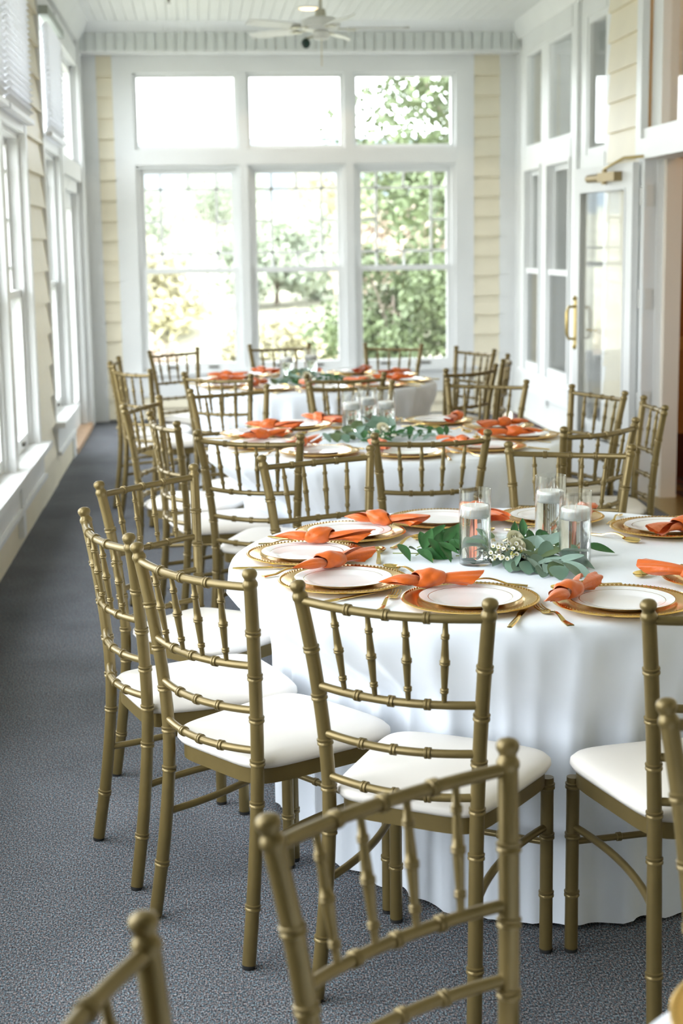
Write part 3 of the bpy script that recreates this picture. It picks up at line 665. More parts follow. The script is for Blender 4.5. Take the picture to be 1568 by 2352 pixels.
GRP = {'T0': 'chairs at the foreground table', 'T1': 'chairs around the front table', 'T2': 'chairs around the middle table', 'T3': 'chairs around the farthest table'}
T0L = {'k8': 'blurred gold bamboo-style chair back in the bottom centre foreground', 'k9': 'blurred gold chair back cut off at the bottom left corner', 'k10': 'gold chair back cut off at the right edge, above the cropped table'}
ALLCH = {}
for T, d in TABLES.items():
    for k_, (x, y, a) in d['chairs'].items():
        lab = T0L.get(k_) or 'gold bamboo-style chair with ivory cushion at the %s seat of %s' % (SEAT[k_], d['name'])
        chair(x, y, a, lab, GRP[T]); ALLCH[k_] = (x, y, math.radians(a))

# ------------------------------------------------------------------ tables and cloths
RT, ZT = 0.768, 0.757
def table(T):
    d = TABLES[T]; cx, cy = d['c']
    nm = d['name']
    t = thing('banquet_table', 'round folding table hidden under the white cloth of %s' % nm[4:], 'table', (cx, cy, 0), 0, 'round banquet tables')
    MB().lathe([(0.001, ZT-0.028), (RT-0.010, ZT-0.028), (RT-0.006, ZT-0.020), (RT-0.006, ZT-0.006), (RT-0.010, ZT-0.003), (0.001, ZT-0.003)], 72).build('tabletop', 'board', t, True, 40)
    for a in range(4):
        c, s_ = math.cos(a*PI/2+0.78), math.sin(a*PI/2+0.78)
        MB().tube([(0.40*c, 0.40*s_, 0), (0.38*c, 0.38*s_, ZT-0.028)], 0.014, 10).build('leg', 'steel', t, True, 40)
    # clearance of the skirt from the chairs pushed up to it
    NB = 720; lim = [0.80]*NB
    pts = []
    for k_, (x, y, a) in d['chairs'].items():
        ca, sa = math.cos(math.radians(a)), math.sin(math.radians(a))
        loc = [(p[0], p[1], 0.004) for p in seat_outline(0.010)] + [(s2*0.186, 0.172, 0.018) for s2 in (-1, 1)]
        loc += [(s2*0.1, 0.21, 0.004) for s2 in (-1, 1)]
        for (lx, ly, rr) in loc: pts.append((x+ca*lx-sa*ly-cx, y+sa*lx+ca*ly-cy, rr))
    for (px, py, rr) in pts:
        rho = math.hypot(px, py); aa = math.atan2(py, px); hw = (rr+0.016)/max(rho, 0.2)
        i0 = int((aa-hw)/(2*PI)*NB); i1 = int((aa+hw)/(2*PI)*NB)
        for i in range(i0, i1+1): lim[i % NB] = min(lim[i % NB], rho-rr-0.016)
    sm = [min(lim[(i+k) % NB] for k in range(-8, 9)) for i in range(NB)]
    for _ in range(3): sm = [sum(sm[(i+k) % NB] for k in range(-5, 6))/11 for i in range(NB)]
    sm = [min(sm[i], lim[i]) for i in range(NB)]
    rs = random.Random({'T0': 3, 'T1': 11, 'T2': 5, 'T3': 8}[T])
    waves = [(2*rs.randint(11, 14), rs.random()*7, 0.5), (2*rs.randint(17, 21), rs.random()*7, 0.35), (2*rs.randint(4, 6), rs.random()*7, 0.22)]
    def fold(th):
        v = 0
        for n_, ph, am in waves:
            s_ = abs(math.sin(0.5*n_*th + ph + 0.5*math.sin(3*th+ph))); v += am*(1 - 2*s_**0.75)
        return v
    NA = 360; b = MB(); rows = []
    for r in (0.001, 0.15, 0.3, 0.45, 0.6, 0.70, 0.745):
        rows.append([(r*math.cos(2*PI*i/NA), r*math.sin(2*PI*i/NA), ZT + 0.0012*noise.noise((r*6*math.cos(2*PI*i/NA)+cx*9, r*6*math.sin(2*PI*i/NA), cy))) for i in range(NA)])
    edge = [(0.758, -0.002), (0.767, -0.008), (0.772, -0.020), (0.774, -0.04)]
    for r, dz in edge: rows.append([(r*math.cos(2*PI*i/NA), r*math.sin(2*PI*i/NA), ZT+dz) for i in range(NA)])
    ZR = [0.68, 0.64, 0.60, 0.56, 0.52, 0.49, 0.46, 0.42, 0.37, 0.31, 0.25, 0.19, 0.13, 0.08, 0.04, 0.0]
    for z in ZR:
        row = []
        t_ = max(0, min(1, (0.70-z)/0.20)); t_ = t_*t_*(3-2*t_)
        amp = 0.010 + 0.045*min(1, (0.74-z)/0.28)
        for i in range(NA):
            th = 2*PI*i/NA; rl = sm[(i*2) % NB]
            f = fold(th)
            rfree = 0.776 + amp*f + 0.03*max(0, (0.5-z)/0.5)
            rl2 = min(rl, rfree) - max(0, 0.022*(1-f))*min(1, (0.72-z)/0.25)
            r = 0.776 + amp*f*0.9*(1-t_) ; r = r*(1-t_) + rl2*t_
            zz = z
            if z <= 0.0: zz = 0.006 + 0.010*(0.5+0.5*math.sin(17*th+3*math.sin(5*th)))
            row.append((r*math.cos(th), r*math.sin(th), zz))
        rows.append(row)
    b.grid(rows, True, True)
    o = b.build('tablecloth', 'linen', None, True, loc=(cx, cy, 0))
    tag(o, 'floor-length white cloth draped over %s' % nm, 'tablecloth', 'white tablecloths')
for T in TABLES: table(T)

# ------------------------------------------------------------------ place settings
ZP = ZT + 0.001
# gold charger
def charger_meshes():
    p = [(0.001, 0.004), (0.10, 0.004), (0.112, 0.006), (0.120, 0.012), (0.128, 0.0145), (0.152, 0.0165), (0.1605, 0.0175), (0.1625, 0.0160), (0.1615, 0.0140), (0.150, 0.0125), (0.122, 0.0085), (0.110, 0.0), (0.001, 0.0)]
    body = MB().lathe(p, 80).mesh('dish', 'charger', True, 50)
    b = MB(); n = 96
    for i in range(n):
        a = 2*PI*i/n; c, s_ = math.cos(a)*0.1565, math.sin(a)*0.1565; z = 0.0172; r = 0.0034
        k = len(b.v); b.v += [(c+r, s_, z), (c, s_+r, z), (c-r, s_, z), (c, s_-r, z), (c, s_, z+r*0.9)]
        b.f += [(k, k+1, k+4), (k+1, k+2, k+4), (k+2, k+3, k+4), (k+3, k, k+4)]
    return body, b.mesh('beaded_rim', 'charger', True)
CHG, BEAD = charger_meshes()
PLATE = MB().lathe([(0.001, 0.0065), (0.070, 0.0065), (0.080, 0.0085), (0.090, 0.0135), (0.096, 0.0155), (0.125, 0.0205), (0.1275, 0.0210), (0.1283, 0.0202), (0.1260, 0.0185), (0.095, 0.0125), (0.085, 0.006), (0.075, 0.0), (0.001, 0.0)], 80).mesh('dinner_plate', 'plate', True, 60)
def spoon_meshes():
    b = MB(); rows = []
    n = 10
    for k in range(n+1):     # bowl, along +y
        t = k/n; y = 0.045 + 0.060*t; hw = 0.0205*math.sqrt(max(0, 1-(2*t-1)**2))**0.85*(1.0-0.12*t) + 0.002*(t < 0.1); dep = 0.010*math.sqrt(max(0, 1-(2*t-1)**2))
        rows.append([(hw*u, y, 0.0115 - dep*(1-u*u)) for u in (-1, -0.7, -0.35, 0, 0.35, 0.7, 1)])
    b.grid(rows); low = [[(p[0]*0.97, p[1], p[2]-0.0014) for p in r] for r in rows]; b.grid([list(reversed(r)) for r in low])
    bowl = b.mesh('bowl', 'cutlery', True)
    h = MB(); rows = []
    for k in range(17):
        t = k/16; y = 0.05 - 0.135*t; z = 0.0115 + 0.010*math.sin(PI*min(1, t*1.6))*(1-t*0.4) - 0.008*t; w_ = 0.0032 + 0.0055*t*t; hh = 0.0014
        if t > 0.93: w_ *= 0.75
        rows.append([(-w_, y, z-hh), (w_, y, z-hh), (w_*0.9, y, z+hh), (0, y, z+hh*1.7), (-w_*0.9, y, z+hh)])
    h.grid(rows, True, True, True)
    return bowl, h.mesh('handle', 'cutlery', True, 50)
SPB, SPH = spoon_meshes()
def fork_meshes():
    h = MB(); rows = []
    for k in range(17):
        t = k/16; y = 0.020 - 0.115*t; z = 0.007 + 0.010*math.sin(PI*min(1, t*1.5))*(1-t*0.4) - 0.003*t; w_ = 0.003 + 0.0055*t*t; hh = 0.0013
        rows.append([(-w_, y, z-hh), (w_, y, z-hh), (w_*0.9, y, z+hh), (0, y, z+hh*1.7), (-w_*0.9, y, z+hh)])
    h.grid(rows, True, True, True); hm = h.mesh('handle', 'cutlery', True, 50)
    b = MB(); rows = []
    for k in range(7):
        t = k/6; y = 0.018 + 0.030*t; z = 0.007 - 0.004*math.sin(PI*t*0.8); w_ = 0.003 + 0.0095*math.sin(min(1, t*1.6)*PI/2)
        rows.append([(-w_, y, z-0.001), (w_, y, z-0.001), (w_, y, z+0.001), (-w_, y, z+0.001)])
    b.grid(rows, True, True, True)
    for k in range(4):
        x = -0.0107 + k*0.00713
        pts = [(x, 0.046, 0.0046), (x, 0.065, 0.0035), (x, 0.085, 0.005), (x, 0.098, 0.009)]
        b.tube(pts, [0.0019, 0.0018, 0.0015, 0.0007], 6)
    return hm, b.mesh('tines', 'cutlery', True, 50)
FKH, FKT = fork_meshes()
def knife_meshes():
    h = MB(); rows = []
    for k in range(11):
        t = k/10; y = -0.11 + 0.105*t; w_ = 0.0062 + 0.002*math.sin(PI*t) - 0.002*t; hh = 0.0032*(1 if 0 < k else 0.6)
        rows.append([(w_*math.cos(2*PI*j/8), y, 0.0042 + hh*math.sin(2*PI*j/8)) for j in range(8)])
    h.grid(rows, True, True, True); b = MB(); rows = []
    for k in range(11):
        t = k/10; y = -0.005 + 0.115*t; x1 = 0.006 ; x0 = -0.007 - 0.003*math.sin(PI*t); 
        if t > 0.75: x0 += (t-0.75)/0.25*0.013
        rows.append([(x0, y, 0.0040), (x1, y, 0.0034), (x1, y, 0.0050)])
    b.grid(rows, True, True, True); return h.mesh('handle', 'cutlery', True, 50), b.mesh('blade', 'cutlery', True, 40)
KNH, KNB = knife_meshes()
def napkin_meshes(seed):
    rs = random.Random(seed)
    def tail(sgn, ln, flare, lift, bend, ph, pointed):
        b = MB(); rows = []; n = 20; m_ = 30
        for k in range(n+1):
            t = k/n; row = []
            if pointed:
                a = 0.013 + 0.012*math.sin(PI*min(1, t*1.15))*1.2 - 0.006*t; hz = 0.011 + 0.006*math.sin(PI*t) - 0.006*t
            else:
                a = 0.013 + (flare-0.013)*t**1.1; hz = 0.011 + 0.008*t
            cxx = bend*math.sin(t*2.2); czz = 0.016 + lift*math.sin(PI*t*0.9)*0.5 - 0.003*t
            tw = ph + 1.9*t
            for j in range(m_):
                f = 0.25 + (2*PI-0.55)*j/(m_-1) + tw
                cr_ = abs(math.sin(2.0*f+ph)); wv = 1 + 0.22*(cr_**0.6-0.6)*(0.35+0.65*t) + 0.10*math.sin(7*f+ph-4*t)*t
                spir = 1 - 0.22*(j/(m_-1))*(0.4+0.6*t)
                yy = sgn*(0.020 + ln*t*(1 + 0.26*t*math.cos(f-tw+ph)))
                zz = max(0.0008, czz + hz*wv*spir*math.sin(f))
                row.append((cxx + a*wv*spir*math.cos(f), yy, zz))
            rows.append(row)
        b.grid(rows); return b.mesh('napkin_tail', 'satin', True)
    kb = MB(); rows = []
    for k in range(17):
        t = k/16; y = -0.033 + 0.066*t; prof = 0.016 + 0.0085*math.sin(PI*t)**0.6
        row = []
        for j in range(28):
            f = 2*PI*j/28; wv = 1 + 0.14*(abs(math.sin(1.0*f + 4.5*t + seed))**0.5-0.6) + 0.06*math.sin(4*f-9*t)
            row.append((prof*1.12*wv*math.cos(f), y + 0.010*math.sin(f+seed), 0.021 + prof*0.92*wv*math.sin(f)))
        rows.append(row)
    kb.grid(rows, True); kn = kb.mesh('knot_wrap', 'satin', True)
    return kn, tail(1, 0.095 + rs.random()*0.02, 0.029 + rs.random()*0.006, 0.010, 0.02*(rs.random()-0.5), rs.random()*6, False), tail(-1, 0.070 + rs.random()*0.02, 0.022 + rs.random()*0.006, 0.012, 0.03*(rs.random()-0.5), rs.random()*6, True)
NAP = [napkin_meshes(s_) for s_ in (1, 2, 5, 9)]

cnt = [0]
def setting(T, seatname, px, py, face, nap=None, jit=1.0, naprot=0, napx=-0.105, napy=0.035, items='all'):
    """face: direction the sitter looks (radians, world angle of sitter's +y)"""
    cnt[0] += 1; rs = random.Random(cnt[0]*13+1)
    nm = TABLES[T]['name']; rz = face - PI/2
    ca, sa = math.cos(rz), math.sin(rz)
    P = lambda lx, ly: (px + ca*lx - sa*ly, py + sa*lx + ca*ly)
    sfx = 'at the %s seat of %s' % (seatname, nm)
    c = thing('charger_plate', 'round gold charger with beaded rim %s' % sfx, 'charger', (px, py, ZP), rs.random()*6, 'gold chargers on %s' % nm)
    obj('dish', CHG, c); obj('beaded_rim', BEAD, c)
    pl = obj('dinner_plate', PLATE, None, (px, py, ZP+0.0045)); pl.scale = (0.95, 0.95, 0.82); tag(pl, 'white plate with thin gold bands %s' % sfx, 'plate', 'white plates on %s' % nm)
    if items == 'plate': return
    kx, t1_, t2_ = NAP[(cnt[0] if nap is None else nap) % 4]
    x, y = P(napx, napy)
    n = thing('knotted_napkin', 'knotted orange satin napkin %s' % sfx, 'napkin', (x, y, ZP+0.0215), rz + math.radians(naprot) + 0.15*jit*(rs.random()-0.5), 'orange napkins on %s' % nm)
    n.rotation_euler.x = 0.0
    obj('knot_wrap', kx, n); obj('napkin_tail', t1_, n); obj('napkin_tail', t2_, n)
    x, y = P(-0.190 if T == 'T1' else -0.179, -0.03 + 0.03*(rs.random()-0.5)); 
    f = thing('fork', 'gold fork left of the plate %s' % sfx, 'fork', (x, y, ZP), rz + 0.12*(rs.random()-0.5), 'gold forks on %s' % nm)
    obj('handle', FKH, f); obj('tines', FKT, f)
    x, y = P(0.135, -0.095 + 0.03*(rs.random()-0.5))
    kf = thing('knife', 'gold knife right of the plate %s' % sfx, 'knife', (x, y, ZP), rz + 0.10*(rs.random()-0.5), 'gold knives on %s' % nm)
    obj('handle', KNH, kf); obj('blade', KNB, kf)
    x, y = P(0.015, 0.198 + 0.012*(rs.random()-0.5))
    s = thing('spoon', 'gold spoon above the plate %s' % sfx, 'spoon', (x, y, ZP), rz + PI/2 + 0.25*(rs.random()-0.5), 'gold spoons on %s' % nm)
    obj('bowl', SPB, s); obj('handle', SPH, s)

def face_to(T, x, y):
    cx, cy = TABLES[T]['c']; return math.atan2(cy-y, cx-x)
T1P = {'c3': (0.609, 3.441), 'c2': (0.335, 3.690), 'c1': (0.268, 4.031), 'c0': (0.413, 4.322), 'c5': (0.704, 4.488), 'c7': (1.036, 4.475), 'r3': (1.325, 4.244), 'r1': (1.273, 3.572), 'c4': (0.949, 3.362)}
NAPSET = {'c3': (0, -62), 'c2': (1, 4), 'c1': (2, 0), 'c0': (3, 8), 'c5': (1, 0), 'c7': (2, 0), 'r3': (0, 0), 'r1': (3, 0), 'c4': (1, -48)}
for k_, (x, y) in T1P.items():
    setting('T1', SEAT[k_], x, y, face_to('T1', x, y), nap=NAPSET[k_][0], naprot=NAPSET[k_][1], napx=-0.118 if k_ in ('c3', 'c4') else -0.105, napy=0.062 if k_ == 'c3' else 0.035)
for T in ('T2', 'T3'):
    cx, cy = TABLES[T]['c']
    AN = {k_: math.atan2(y-cy, x-cx) for k_, (x, y, a) in TABLES[T]['chairs'].items()}
    od = sorted(AN, key=lambda q: AN[q]); mn = math.radians(34.9)
    for _ in range(200):
        for i in range(len(od)):
            p, q = od[i], od[(i+1) % len(od)]; dd = (AN[q]-AN[p]) % (2*PI)
            if dd < mn: AN[p] -= (mn-dd)*0.5; AN[q] += (mn-dd)*0.5
    for k_, aa in AN.items():
        setting(T, SEAT[k_], cx+0.585*math.cos(aa), cy+0.585*math.sin(aa), aa+PI)
setting('T0', 'far-left', 0.635, 1.44, face_to('T0', 0.635, 1.44), items='plate')

# ------------------------------------------------------------------ centrepieces
def vase(x, y, h, wl, label, grp, tilt=0):
    r = 0.0415; z0 = ZP
    t = thing('cylinder_vase', label, 'vase', (x, y, z0), 0, grp)
    MB().lathe([(0.001, 0.0), (r-0.003, 0.0), (r, 0.003), (r, h-0.001), (r-0.0012, h), (r-0.0024, h-0.001), (r-0.0026, 0.014), (r-0.006, 0.011), (0.001, 0.0105)], 64).build('glass_cylinder', 'vaseglass', t, True, 50)
    MB().lathe([(0.001, 0.0108), (r-0.006, 0.0113), (r-0.0029, 0.0145), (r-0.0027, wl), (0.001, wl)], 64).build('water', 'water', t, True, 50)
    cnd = thing('floating_candle', 'round white floating candle inside the %s' % label, 'candle', (x, y, z0 + wl - 0.0235), 0, 'floating candles')
    rc = r - 0.0046
    MB().lathe([(0.001, 0.0), (rc*0.72, 0.0), (rc*0.90, 0.008), (rc, 0.022), (rc, 0.030), (rc-0.003, 0.0325), (rc*0.8, 0.0315), (rc*0.4, 0.0305), (0.001, 0.030)], 48).build('wax_disc', 'wax', cnd, True, 60)
    MB().tube([(0, 0, 0.029), (0.001, 0, 0.036), (0.003, 0.001, 0.042)], 0.0011, 6).build('wick', 'wick', cnd)
V1 = 'glass cylinder vase of water on the front table'
vase(0.700, 3.885, 0.200, 0.148, 'leftmost ' + V1, 'glass vases on the front table')
vase(0.938, 4.050, 0.205, 0.154, 'rearmost ' + V1, 'glass vases on the front table')
vase(0.948, 3.810, 0.200, 0.148, 'rightmost ' + V1, 'glass vases on the front table')
V2 = 'glass cylinder vase of water on the middle table'
vase(0.645, 6.60, 0.200, 0.148, 'leftmost ' + V2, 'glass vases on the middle table')
vase(0.728, 6.72, 0.205, 0.154, 'rearmost ' + V2, 'glass vases on the middle table')
vase(0.797, 6.60, 0.200, 0.148, 'rightmost ' + V2, 'glass vases on the middle table')
V3 = 'glass cylinder vase of water on the farthest table'
vase(0.520, 9.38, 0.200, 0.148, 'leftmost ' + V3, 'glass vases on the farthest table')
vase(0.675, 9.44, 0.205, 0.154, 'rightmost ' + V3, 'glass vases on the farthest table')

def leaf_mesh(name, ln, wd, shape, mt, cup=0.25, bend=0.15):
    b = MB(); rows = []; n = 8
    for k in range(n+1):
        t = k/n
        if shape == 'lance': wv = math.sin(PI*t**0.8)**0.9
        else: wv = math.sin(PI*min(1, t*0.96+0.02)**0.9)**0.62
        wv = max(wv, 0.03)*wd/2
        rows.append([(u_*wv, ln*t, abs(u_)*wv*cup - bend*ln*t*t) for u_ in (-1, -0.5, 0, 0.5, 1)])
    b.grid(rows); return b.mesh(name, mt, True)
LEAF = {'r': [leaf_mesh('leaf', 0.066, 0.024, 'lance', 'ruscus'), leaf_mesh('leaf', 0.056, 0.022, 'lance', 'ruscus', 0.35, 0.05), leaf_mesh('leaf', 0.046, 0.020, 'lance', 'ruscus', 0.2, 0.25)],
        'e': [leaf_mesh('leaf', 0.055, 0.030, 'oval', 'euca', 0.15, 0.1), leaf_mesh('leaf', 0.048, 0.034, 'oval', 'olive', 0.2, 0.15), leaf_mesh('leaf', 0.064, 0.022, 'lance', 'eucalight', 0.2, 0.1), leaf_mesh('leaf', 0.042, 0.032, 'oval', 'euca', 0.1, 0.2), leaf_mesh('leaf', 0.058, 0.026, 'oval', 'eucalight', 0.15, 0.12)]}
def put_leaf(par, kind, loc, yaw, pitch, roll, rs, sc=1.0):
    o = obj('leaf', rs.choice(LEAF[kind]), par, loc); o.rotation_mode = 'ZXY'
    o.rotation_euler = (pitch, roll, yaw); o.scale = (sc, sc, sc)
    mz = min((o.rotation_euler.to_matrix() @ (v.co*sc)).z for v in o.data.vertices) + o.location.z
    if mz < 0.0015: o.location.z += 0.0015 - mz
    return o
def sprig(par, kind, pts, n, rs, lift=0.5, sc=1.0):
    sc *= 1.28; n = int(n*1.25 + 0.5)
    """branch along pts (world offsets from parent), n leaf pairs alternating"""
    P = [Vector(p) for p in pts]
    MB().tube(P, 0.0016, 6).build('stem', 'stem', par, True)
    L_ = [0]
    for a, b in zip(P, P[1:]): L_.append(L_[-1] + (b-a).length)
    for k in range(n):
        s_ = L_[-1]*(k+0.6)/n
        for i in range(len(P)-1):
            if s_ <= L_[i+1] or i == len(P)-2:
                t = (s_-L_[i])/(L_[i+1]-L_[i]); p = P[i].lerp(P[i+1], t); d = (P[i+1]-P[i]); break
        yaw = math.atan2(d.y, d.x) - PI/2 + (1 if k % 2 else -1)*(0.75+0.35*rs.random())
        if k == n-1: yaw = math.atan2(d.y, d.x) - PI/2
        put_leaf(par, kind, p + Vector((0, 0, 0.005)), yaw, max(0.16, lift*(0.3+rs.random()*0.9)), (rs.random()-0.5)*0.9, rs, sc*(0.85+0.3*rs.random()))
def rose(x, y, z, s, label):
    t = thing('rose', label, 'flower', (x, y, z), 0.4, 'cream roses'); t.rotation_euler = (0.85, 0.1, 0.3); rs = random.Random(4)
    lay = [(0.25, 3, 1.45), (0.45, 4, 1.25), (0.68, 5, 1.0), (0.92, 6, 0.72)]
    for li, (rad, n, up) in enumerate(lay):
        for k in range(n):
            b = MB(); rows = []; a0 = 2*PI*k/n + li*0.7
            for i in range(6):
                v = i/5; row = []
                for j in range(7):
                    u_ = (j/6-0.5)*2*PI/n*1.5; rr = s*(0.12 + rad*math.sin(v*1.35)**0.8)*(1+0.10*v*v*(2 if li > 1 else 0)); zz = s*up*v*(1-0.12*v*v)*(1-0.10*abs(j/6-0.5)*2*v)
                    row.append((rr*math.cos(a0+u_), rr*math.sin(a0+u_), zz-0.3*s))
                rows.append(row)
            b.grid(rows); b.build('petal', 'petal', t, True)
def waxflowers(x, y, n, spread, label, rs, scl=1.0):
    t = thing('waxflower_bunch', label, 'flowers', (x, y, ZP), 0, 'waxflower bunches')
    cup = MB().lathe([(0.0008, 0), (0.0025, 0.001), (0.0040, 0.005), (0.0062, 0.0085), (0.0058, 0.0088), (0.0034, 0.006), (0.0008, 0.0055)], 10).mesh('blossom', 'waxflower', True)
    eye = MB().lathe([(0.0026, 0.0062), (0.0016, 0.0072), (0.0003, 0.0075)], 8).mesh('blossom_eye', 'bud', True)
    bd = MB().lathe([(0.0003, 0), (0.0026, 0.0015), (0.0032, 0.004), (0.0018, 0.0065), (0.0003, 0.007)], 8).mesh('bud', 'bud', True)
    bw_ = MB().lathe([(0.0003, 0), (0.0030, 0.0015), (0.0036, 0.004), (0.0020, 0.0065), (0.0003, 0.007)], 8).mesh('bud', 'waxflower', True)
    st = MB(); root = Vector((0.02, 0.06, 0.012))
    for i in range(n):
        a = rs.random()*2*PI; d = math.sqrt(rs.random())*spread
        p = Vector((d*math.cos(a)*1.25, d*math.sin(a) - 0.01, 0.012 + 0.045*(1-(d/spread)**2)*rs.random() + 0.012))
        st.tube([root + (p-root)*0.35 + Vector((0, 0, 0.004)), root.lerp(p, 0.75) + Vector((0, 0, 0.006)), p], 0.0009, 5)
        q = rs.random()
        o = obj('blossom' if q < 0.45 else 'bud', cup if q < 0.45 else (bw_ if q < 0.72 else bd), t, p)
        o.rotation_euler = (0.9 + 0.5*(rs.random()-0.5), 0.8*(rs.random()-0.5), 1.2*(rs.random()-0.5)); o.scale = (scl,)*3
        if q < 0.45: obj('blossom_eye', eye, o)
    st.build('stems', 'stem', t, True)

rs = random.Random(21)
g = thing('greenery_garland', 'ruscus and eucalyptus garland lying among the vases of the front table', 'greenery', (0.80, 3.9, ZP), 0, 'greenery on the tables')
G = lambda x, y, z=0.008: (x-0.80, y-3.9, z)
sprig(g, 'r', [G(0.50, 4.02), G(0.57, 3.985, 0.012), G(0.66, 3.975, 0.02)], 5, rs, 0.25)
sprig(g, 'r', [G(0.555, 3.97, 0.01), G(0.61, 3.98, 0.035), G(0.68, 4.0, 0.045)], 7, rs, 0.9)
sprig(g, 'r', [G(0.57, 4.05, 0.015), G(0.62, 4.03, 0.04), G(0.69, 4.0, 0.05)], 6, rs, 0.9)
sprig(g, 'e', [G(0.60, 4.06, 0.02), G(0.66, 4.02, 0.045), G(0.72, 3.99, 0.05)], 4, rs, 0.6)
sprig(g, 'e', [G(0.66, 3.95, 0.01), G(0.74, 3.93, 0.012), G(0.80, 3.92, 0.012)], 5, rs, 0.2)
sprig(g, 'r', [G(0.80, 3.98, 0.03), G(0.87, 4.02, 0.04), G(0.93, 4.0, 0.04)], 6, rs, 0.9)
sprig(g, 'r', [G(0.90, 3.96, 0.02), G(0.97, 3.97, 0.03), G(1.02, 3.95, 0.02)], 5, rs, 0.6)
sprig(g, 'e', [G(0.80, 3.93, 0.02), G(0.865, 3.88, 0.045), G(0.915, 3.82, 0.03)], 7, rs, 0.7, 1.15)
sprig(g, 'e', [G(0.80, 3.88, 0.012), G(0.86, 3.80, 0.022), G(0.905, 3.72, 0.012)], 8, rs, 0.35, 1.15)
sprig(g, 'e', [G(0.79, 3.84, 0.008), G(0.84, 3.76, 0.012), G(0.90, 3.69, 0.008)], 6, rs, 0.15, 1.15)
sprig(g, 'e', [G(0.76, 3.90, 0.008), G(0.80, 3.82, 0.012), G(0.82, 3.77, 0.008)], 5, rs, 0.15)
rose(0.812, 3.885, ZP+0.042, 0.021, 'open cream rose between the vases of the front table')
rose(0.818, 3.945, ZP+0.050, 0.021, 'half-hidden cream rose behind the open one, front table')
waxflowers(0.772, 3.855, 60, 0.052, 'bunch of tiny white waxflowers beside the front table rose', rs)
by = obj('yellow_berry', MB().lathe([(0.0003, 0), (0.003, 0.001), (0.0042, 0.0042), (0.003, 0.0074), (0.0003, 0.0084)], 14).mesh('yellow_berry', 'berry', True), None, (0.594, 3.935, ZP))
tag(by, 'single tiny yellow berry left of the front vases', 'berry')
# round tealight glass half hidden behind the flowers
tg = thing('tealight_glass', 'small clear tealight glass behind the front table flowers', 'glass', (0.80, 4.06, ZP))
MB().lathe([(0.001, 0), (0.022, 0), (0.024, 0.003), (0.024, 0.042), (0.0225, 0.042), (0.0225, 0.005), (0.001, 0.004)], 32).build('cup', 'glass', tg, True, 50)
MB().lathe([(0.001, 0.0045), (0.0215, 0.0045), (0.0215, 0.022), (0.001, 0.022)], 28).build('candle_wax', 'wax', tg, True, 50)

for (T, vc, lab, rlab, wlab) in [('T2', (0.73, 6.56), 'ruscus and eucalyptus garland around the vases of the middle table', 'cream rose before the vases of the middle table', 'tiny waxflowers in the middle table garland'),
                     ('T3', (0.60, 9.33), 'dark eucalyptus garland around the vases of the farthest table', 'cream rose before the vases of the farthest table', 'tiny waxflowers in the farthest table garland')]:
    x0, y0 = vc
    g = thing('greenery_garland', lab, 'greenery', (x0, y0, ZP), 0, 'greenery on the tables')
    k = 1.0 if T == 'T2' else 0.8
    sprig(g, 'e', [(-0.23*k, -0.06, 0.01), (-0.12*k, -0.09, 0.025), (-0.02, -0.10, 0.03)], 8, rs, 0.5, 0.92)
    sprig(g, 'e', [(-0.16*k, -0.02, 0.02), (-0.08*k, -0.05, 0.05), (0, -0.05, 0.05)], 6, rs, 0.8, 0.92)
    sprig(g, 'r', [(-0.08, -0.20, 0.012), (0.0, -0.17, 0.03), (0.06, -0.12, 0.03)], 8, rs, 0.5, 0.92)
    sprig(g, 'e', [(0.10, -0.05, 0.03), (0.05, -0.03, 0.06), (0.0, 0.0, 0.06)], 6, rs, 0.9, 0.92)
    sprig(g, 'r', [(0.36*k, 0.06, 0.012), (0.25*k, -0.02, 0.035), (0.13, -0.06, 0.035)], 9, rs, 0.8, 0.88)
    sprig(g, 'e', [(0.28*k, -0.08, 0.012), (0.18*k, -0.09, 0.02), (0.06, -0.09, 0.02)], 7, rs, 0.3, 0.86)
    rose(x0+0.035, y0-0.10, ZP+0.05, 0.026, rlab)
    waxflowers(x0+0.02, y0-0.13, 36, 0.06, wlab, rs)

# ------------------------------------------------------------------ outdoors
def ground_z(x, y):
    d = max(0, y - 16); z = -1.2 - 0.035*min(d, 30)
    if y > 46: z += (y-46)*0.060 + 2.2*noise.noise((x*0.012, y*0.012, 3.0))
    lx = max(0, -x-4); z -= min(lx, 40)*0.03
    return z
b = MB(); rows = []
for i in range(60):
    y = -60 + 260*(i/59); rows.append([(x, y, ground_z(x, y)) for x in [-140 + 260*j/50 for j in range(51)]])
b.grid(rows); structure(b.build('ground_meadow', 'grass', None, True), 'pale sunlit meadow outside')
b = MB(); rows = []
for i in range(14):
    y = 190 + i*14; rows.append([(x, y, -2 + 24*math.sin(min(1, i/9)*PI/2)*(0.8+0.35*noise.noise((x*0.012, 1.3, 0))+0.12*noise.noise((x*0.05, y*0.05, 2)))) for x in [-160 + 340*j/70 for j in range(71)]])
b.grid(rows); structure(b.build('ground_far_hill', 'hill', None, True), 'wooded hill on the horizon with haze in its colour')
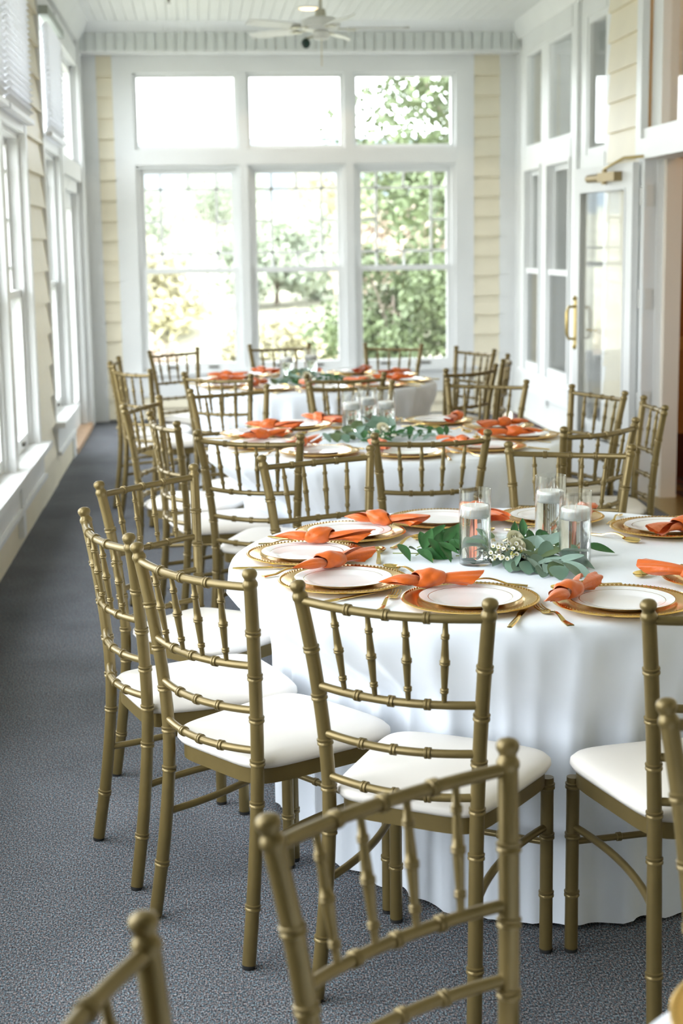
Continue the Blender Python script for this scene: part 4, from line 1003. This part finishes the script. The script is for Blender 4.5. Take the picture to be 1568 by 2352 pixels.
def foliage(name, mt, clusters, per, leaf, rs, parent):
    b = MB()
    for (cx, cy, cz, cr_) in clusters:
        for _ in range(per):
            u = rs.uniform(-1, 1); a = rs.random()*2*PI; r = cr_*(rs.random()**0.45); s_ = math.sqrt(1-u*u)
            p = Vector((cx+r*s_*math.cos(a), cy+r*s_*math.sin(a), cz+r*u*0.8))
            d1 = Vector((rs.uniform(-1, 1), rs.uniform(-1, 1), rs.uniform(-1.2, 0.3))).normalized(); d2 = d1.cross(Vector((rs.uniform(-1, 1), rs.uniform(-1, 1), rs.uniform(-1, 1)))).normalized()
            l = leaf*(0.7+0.6*rs.random()); k = len(b.v)
            b.v += [tuple(p), tuple(p + d1*l*0.5 + d2*l*0.28), tuple(p + d1*l), tuple(p + d1*l*0.5 - d2*l*0.28)]; b.f.append((k, k+1, k+2, k+3))
    o = b.build(name, mt, parent); o['kind'] = 'stuff'; return o
def tree(x, y, h, rad, mt, label, seed, ncl, per, leaf, trunk=0.2, base=None, group='trees outside the far windows'):
    rs = random.Random(seed); z0 = ground_z(x, y) if base is None else base
    t = thing('tree', label, 'tree', (x, y, z0 - 0.05), 0, group)
    cls = []
    for _ in range(ncl):
        a = rs.random()*2*PI; d = math.sqrt(rs.random())*rad; f = rs.random()
        cls.append((d*math.cos(a)*(1-0.45*f), d*math.sin(a)*(1-0.45*f), h*(0.22+0.72*f), rad*(0.24+0.2*rs.random())))
    foliage('foliage', mt, cls, per, leaf, rs, t)
    q = MB(); q.tube([(0, 0, 0), (0.05*h*0.2, 0, h*0.35), (0, 0.03, h*0.8)], [trunk, trunk*0.75, trunk*0.25], 10)
    for (a_, b_, c_, r_) in cls[:14]: q.tube([(0, 0, min(c_*0.6, h*0.6)), (a_*0.5, b_*0.5, c_*0.85), (a_, b_, c_)], [trunk*0.35, trunk*0.2, 0.02], 6)
    q.build('trunk', 'bark', t, True); return t
tree(4.3, 22.5, 9.0, 2.45, 'leafa', 'leafy green tree filling the right far window', 3, 46, 520, 0.14, 0.22, -1.6)
tree(2.6, 20.6, 3.2, 1.25, 'leafa', 'low green shrub under the tree in the right far window', 4, 22, 420, 0.11, 0.06, -1.6)
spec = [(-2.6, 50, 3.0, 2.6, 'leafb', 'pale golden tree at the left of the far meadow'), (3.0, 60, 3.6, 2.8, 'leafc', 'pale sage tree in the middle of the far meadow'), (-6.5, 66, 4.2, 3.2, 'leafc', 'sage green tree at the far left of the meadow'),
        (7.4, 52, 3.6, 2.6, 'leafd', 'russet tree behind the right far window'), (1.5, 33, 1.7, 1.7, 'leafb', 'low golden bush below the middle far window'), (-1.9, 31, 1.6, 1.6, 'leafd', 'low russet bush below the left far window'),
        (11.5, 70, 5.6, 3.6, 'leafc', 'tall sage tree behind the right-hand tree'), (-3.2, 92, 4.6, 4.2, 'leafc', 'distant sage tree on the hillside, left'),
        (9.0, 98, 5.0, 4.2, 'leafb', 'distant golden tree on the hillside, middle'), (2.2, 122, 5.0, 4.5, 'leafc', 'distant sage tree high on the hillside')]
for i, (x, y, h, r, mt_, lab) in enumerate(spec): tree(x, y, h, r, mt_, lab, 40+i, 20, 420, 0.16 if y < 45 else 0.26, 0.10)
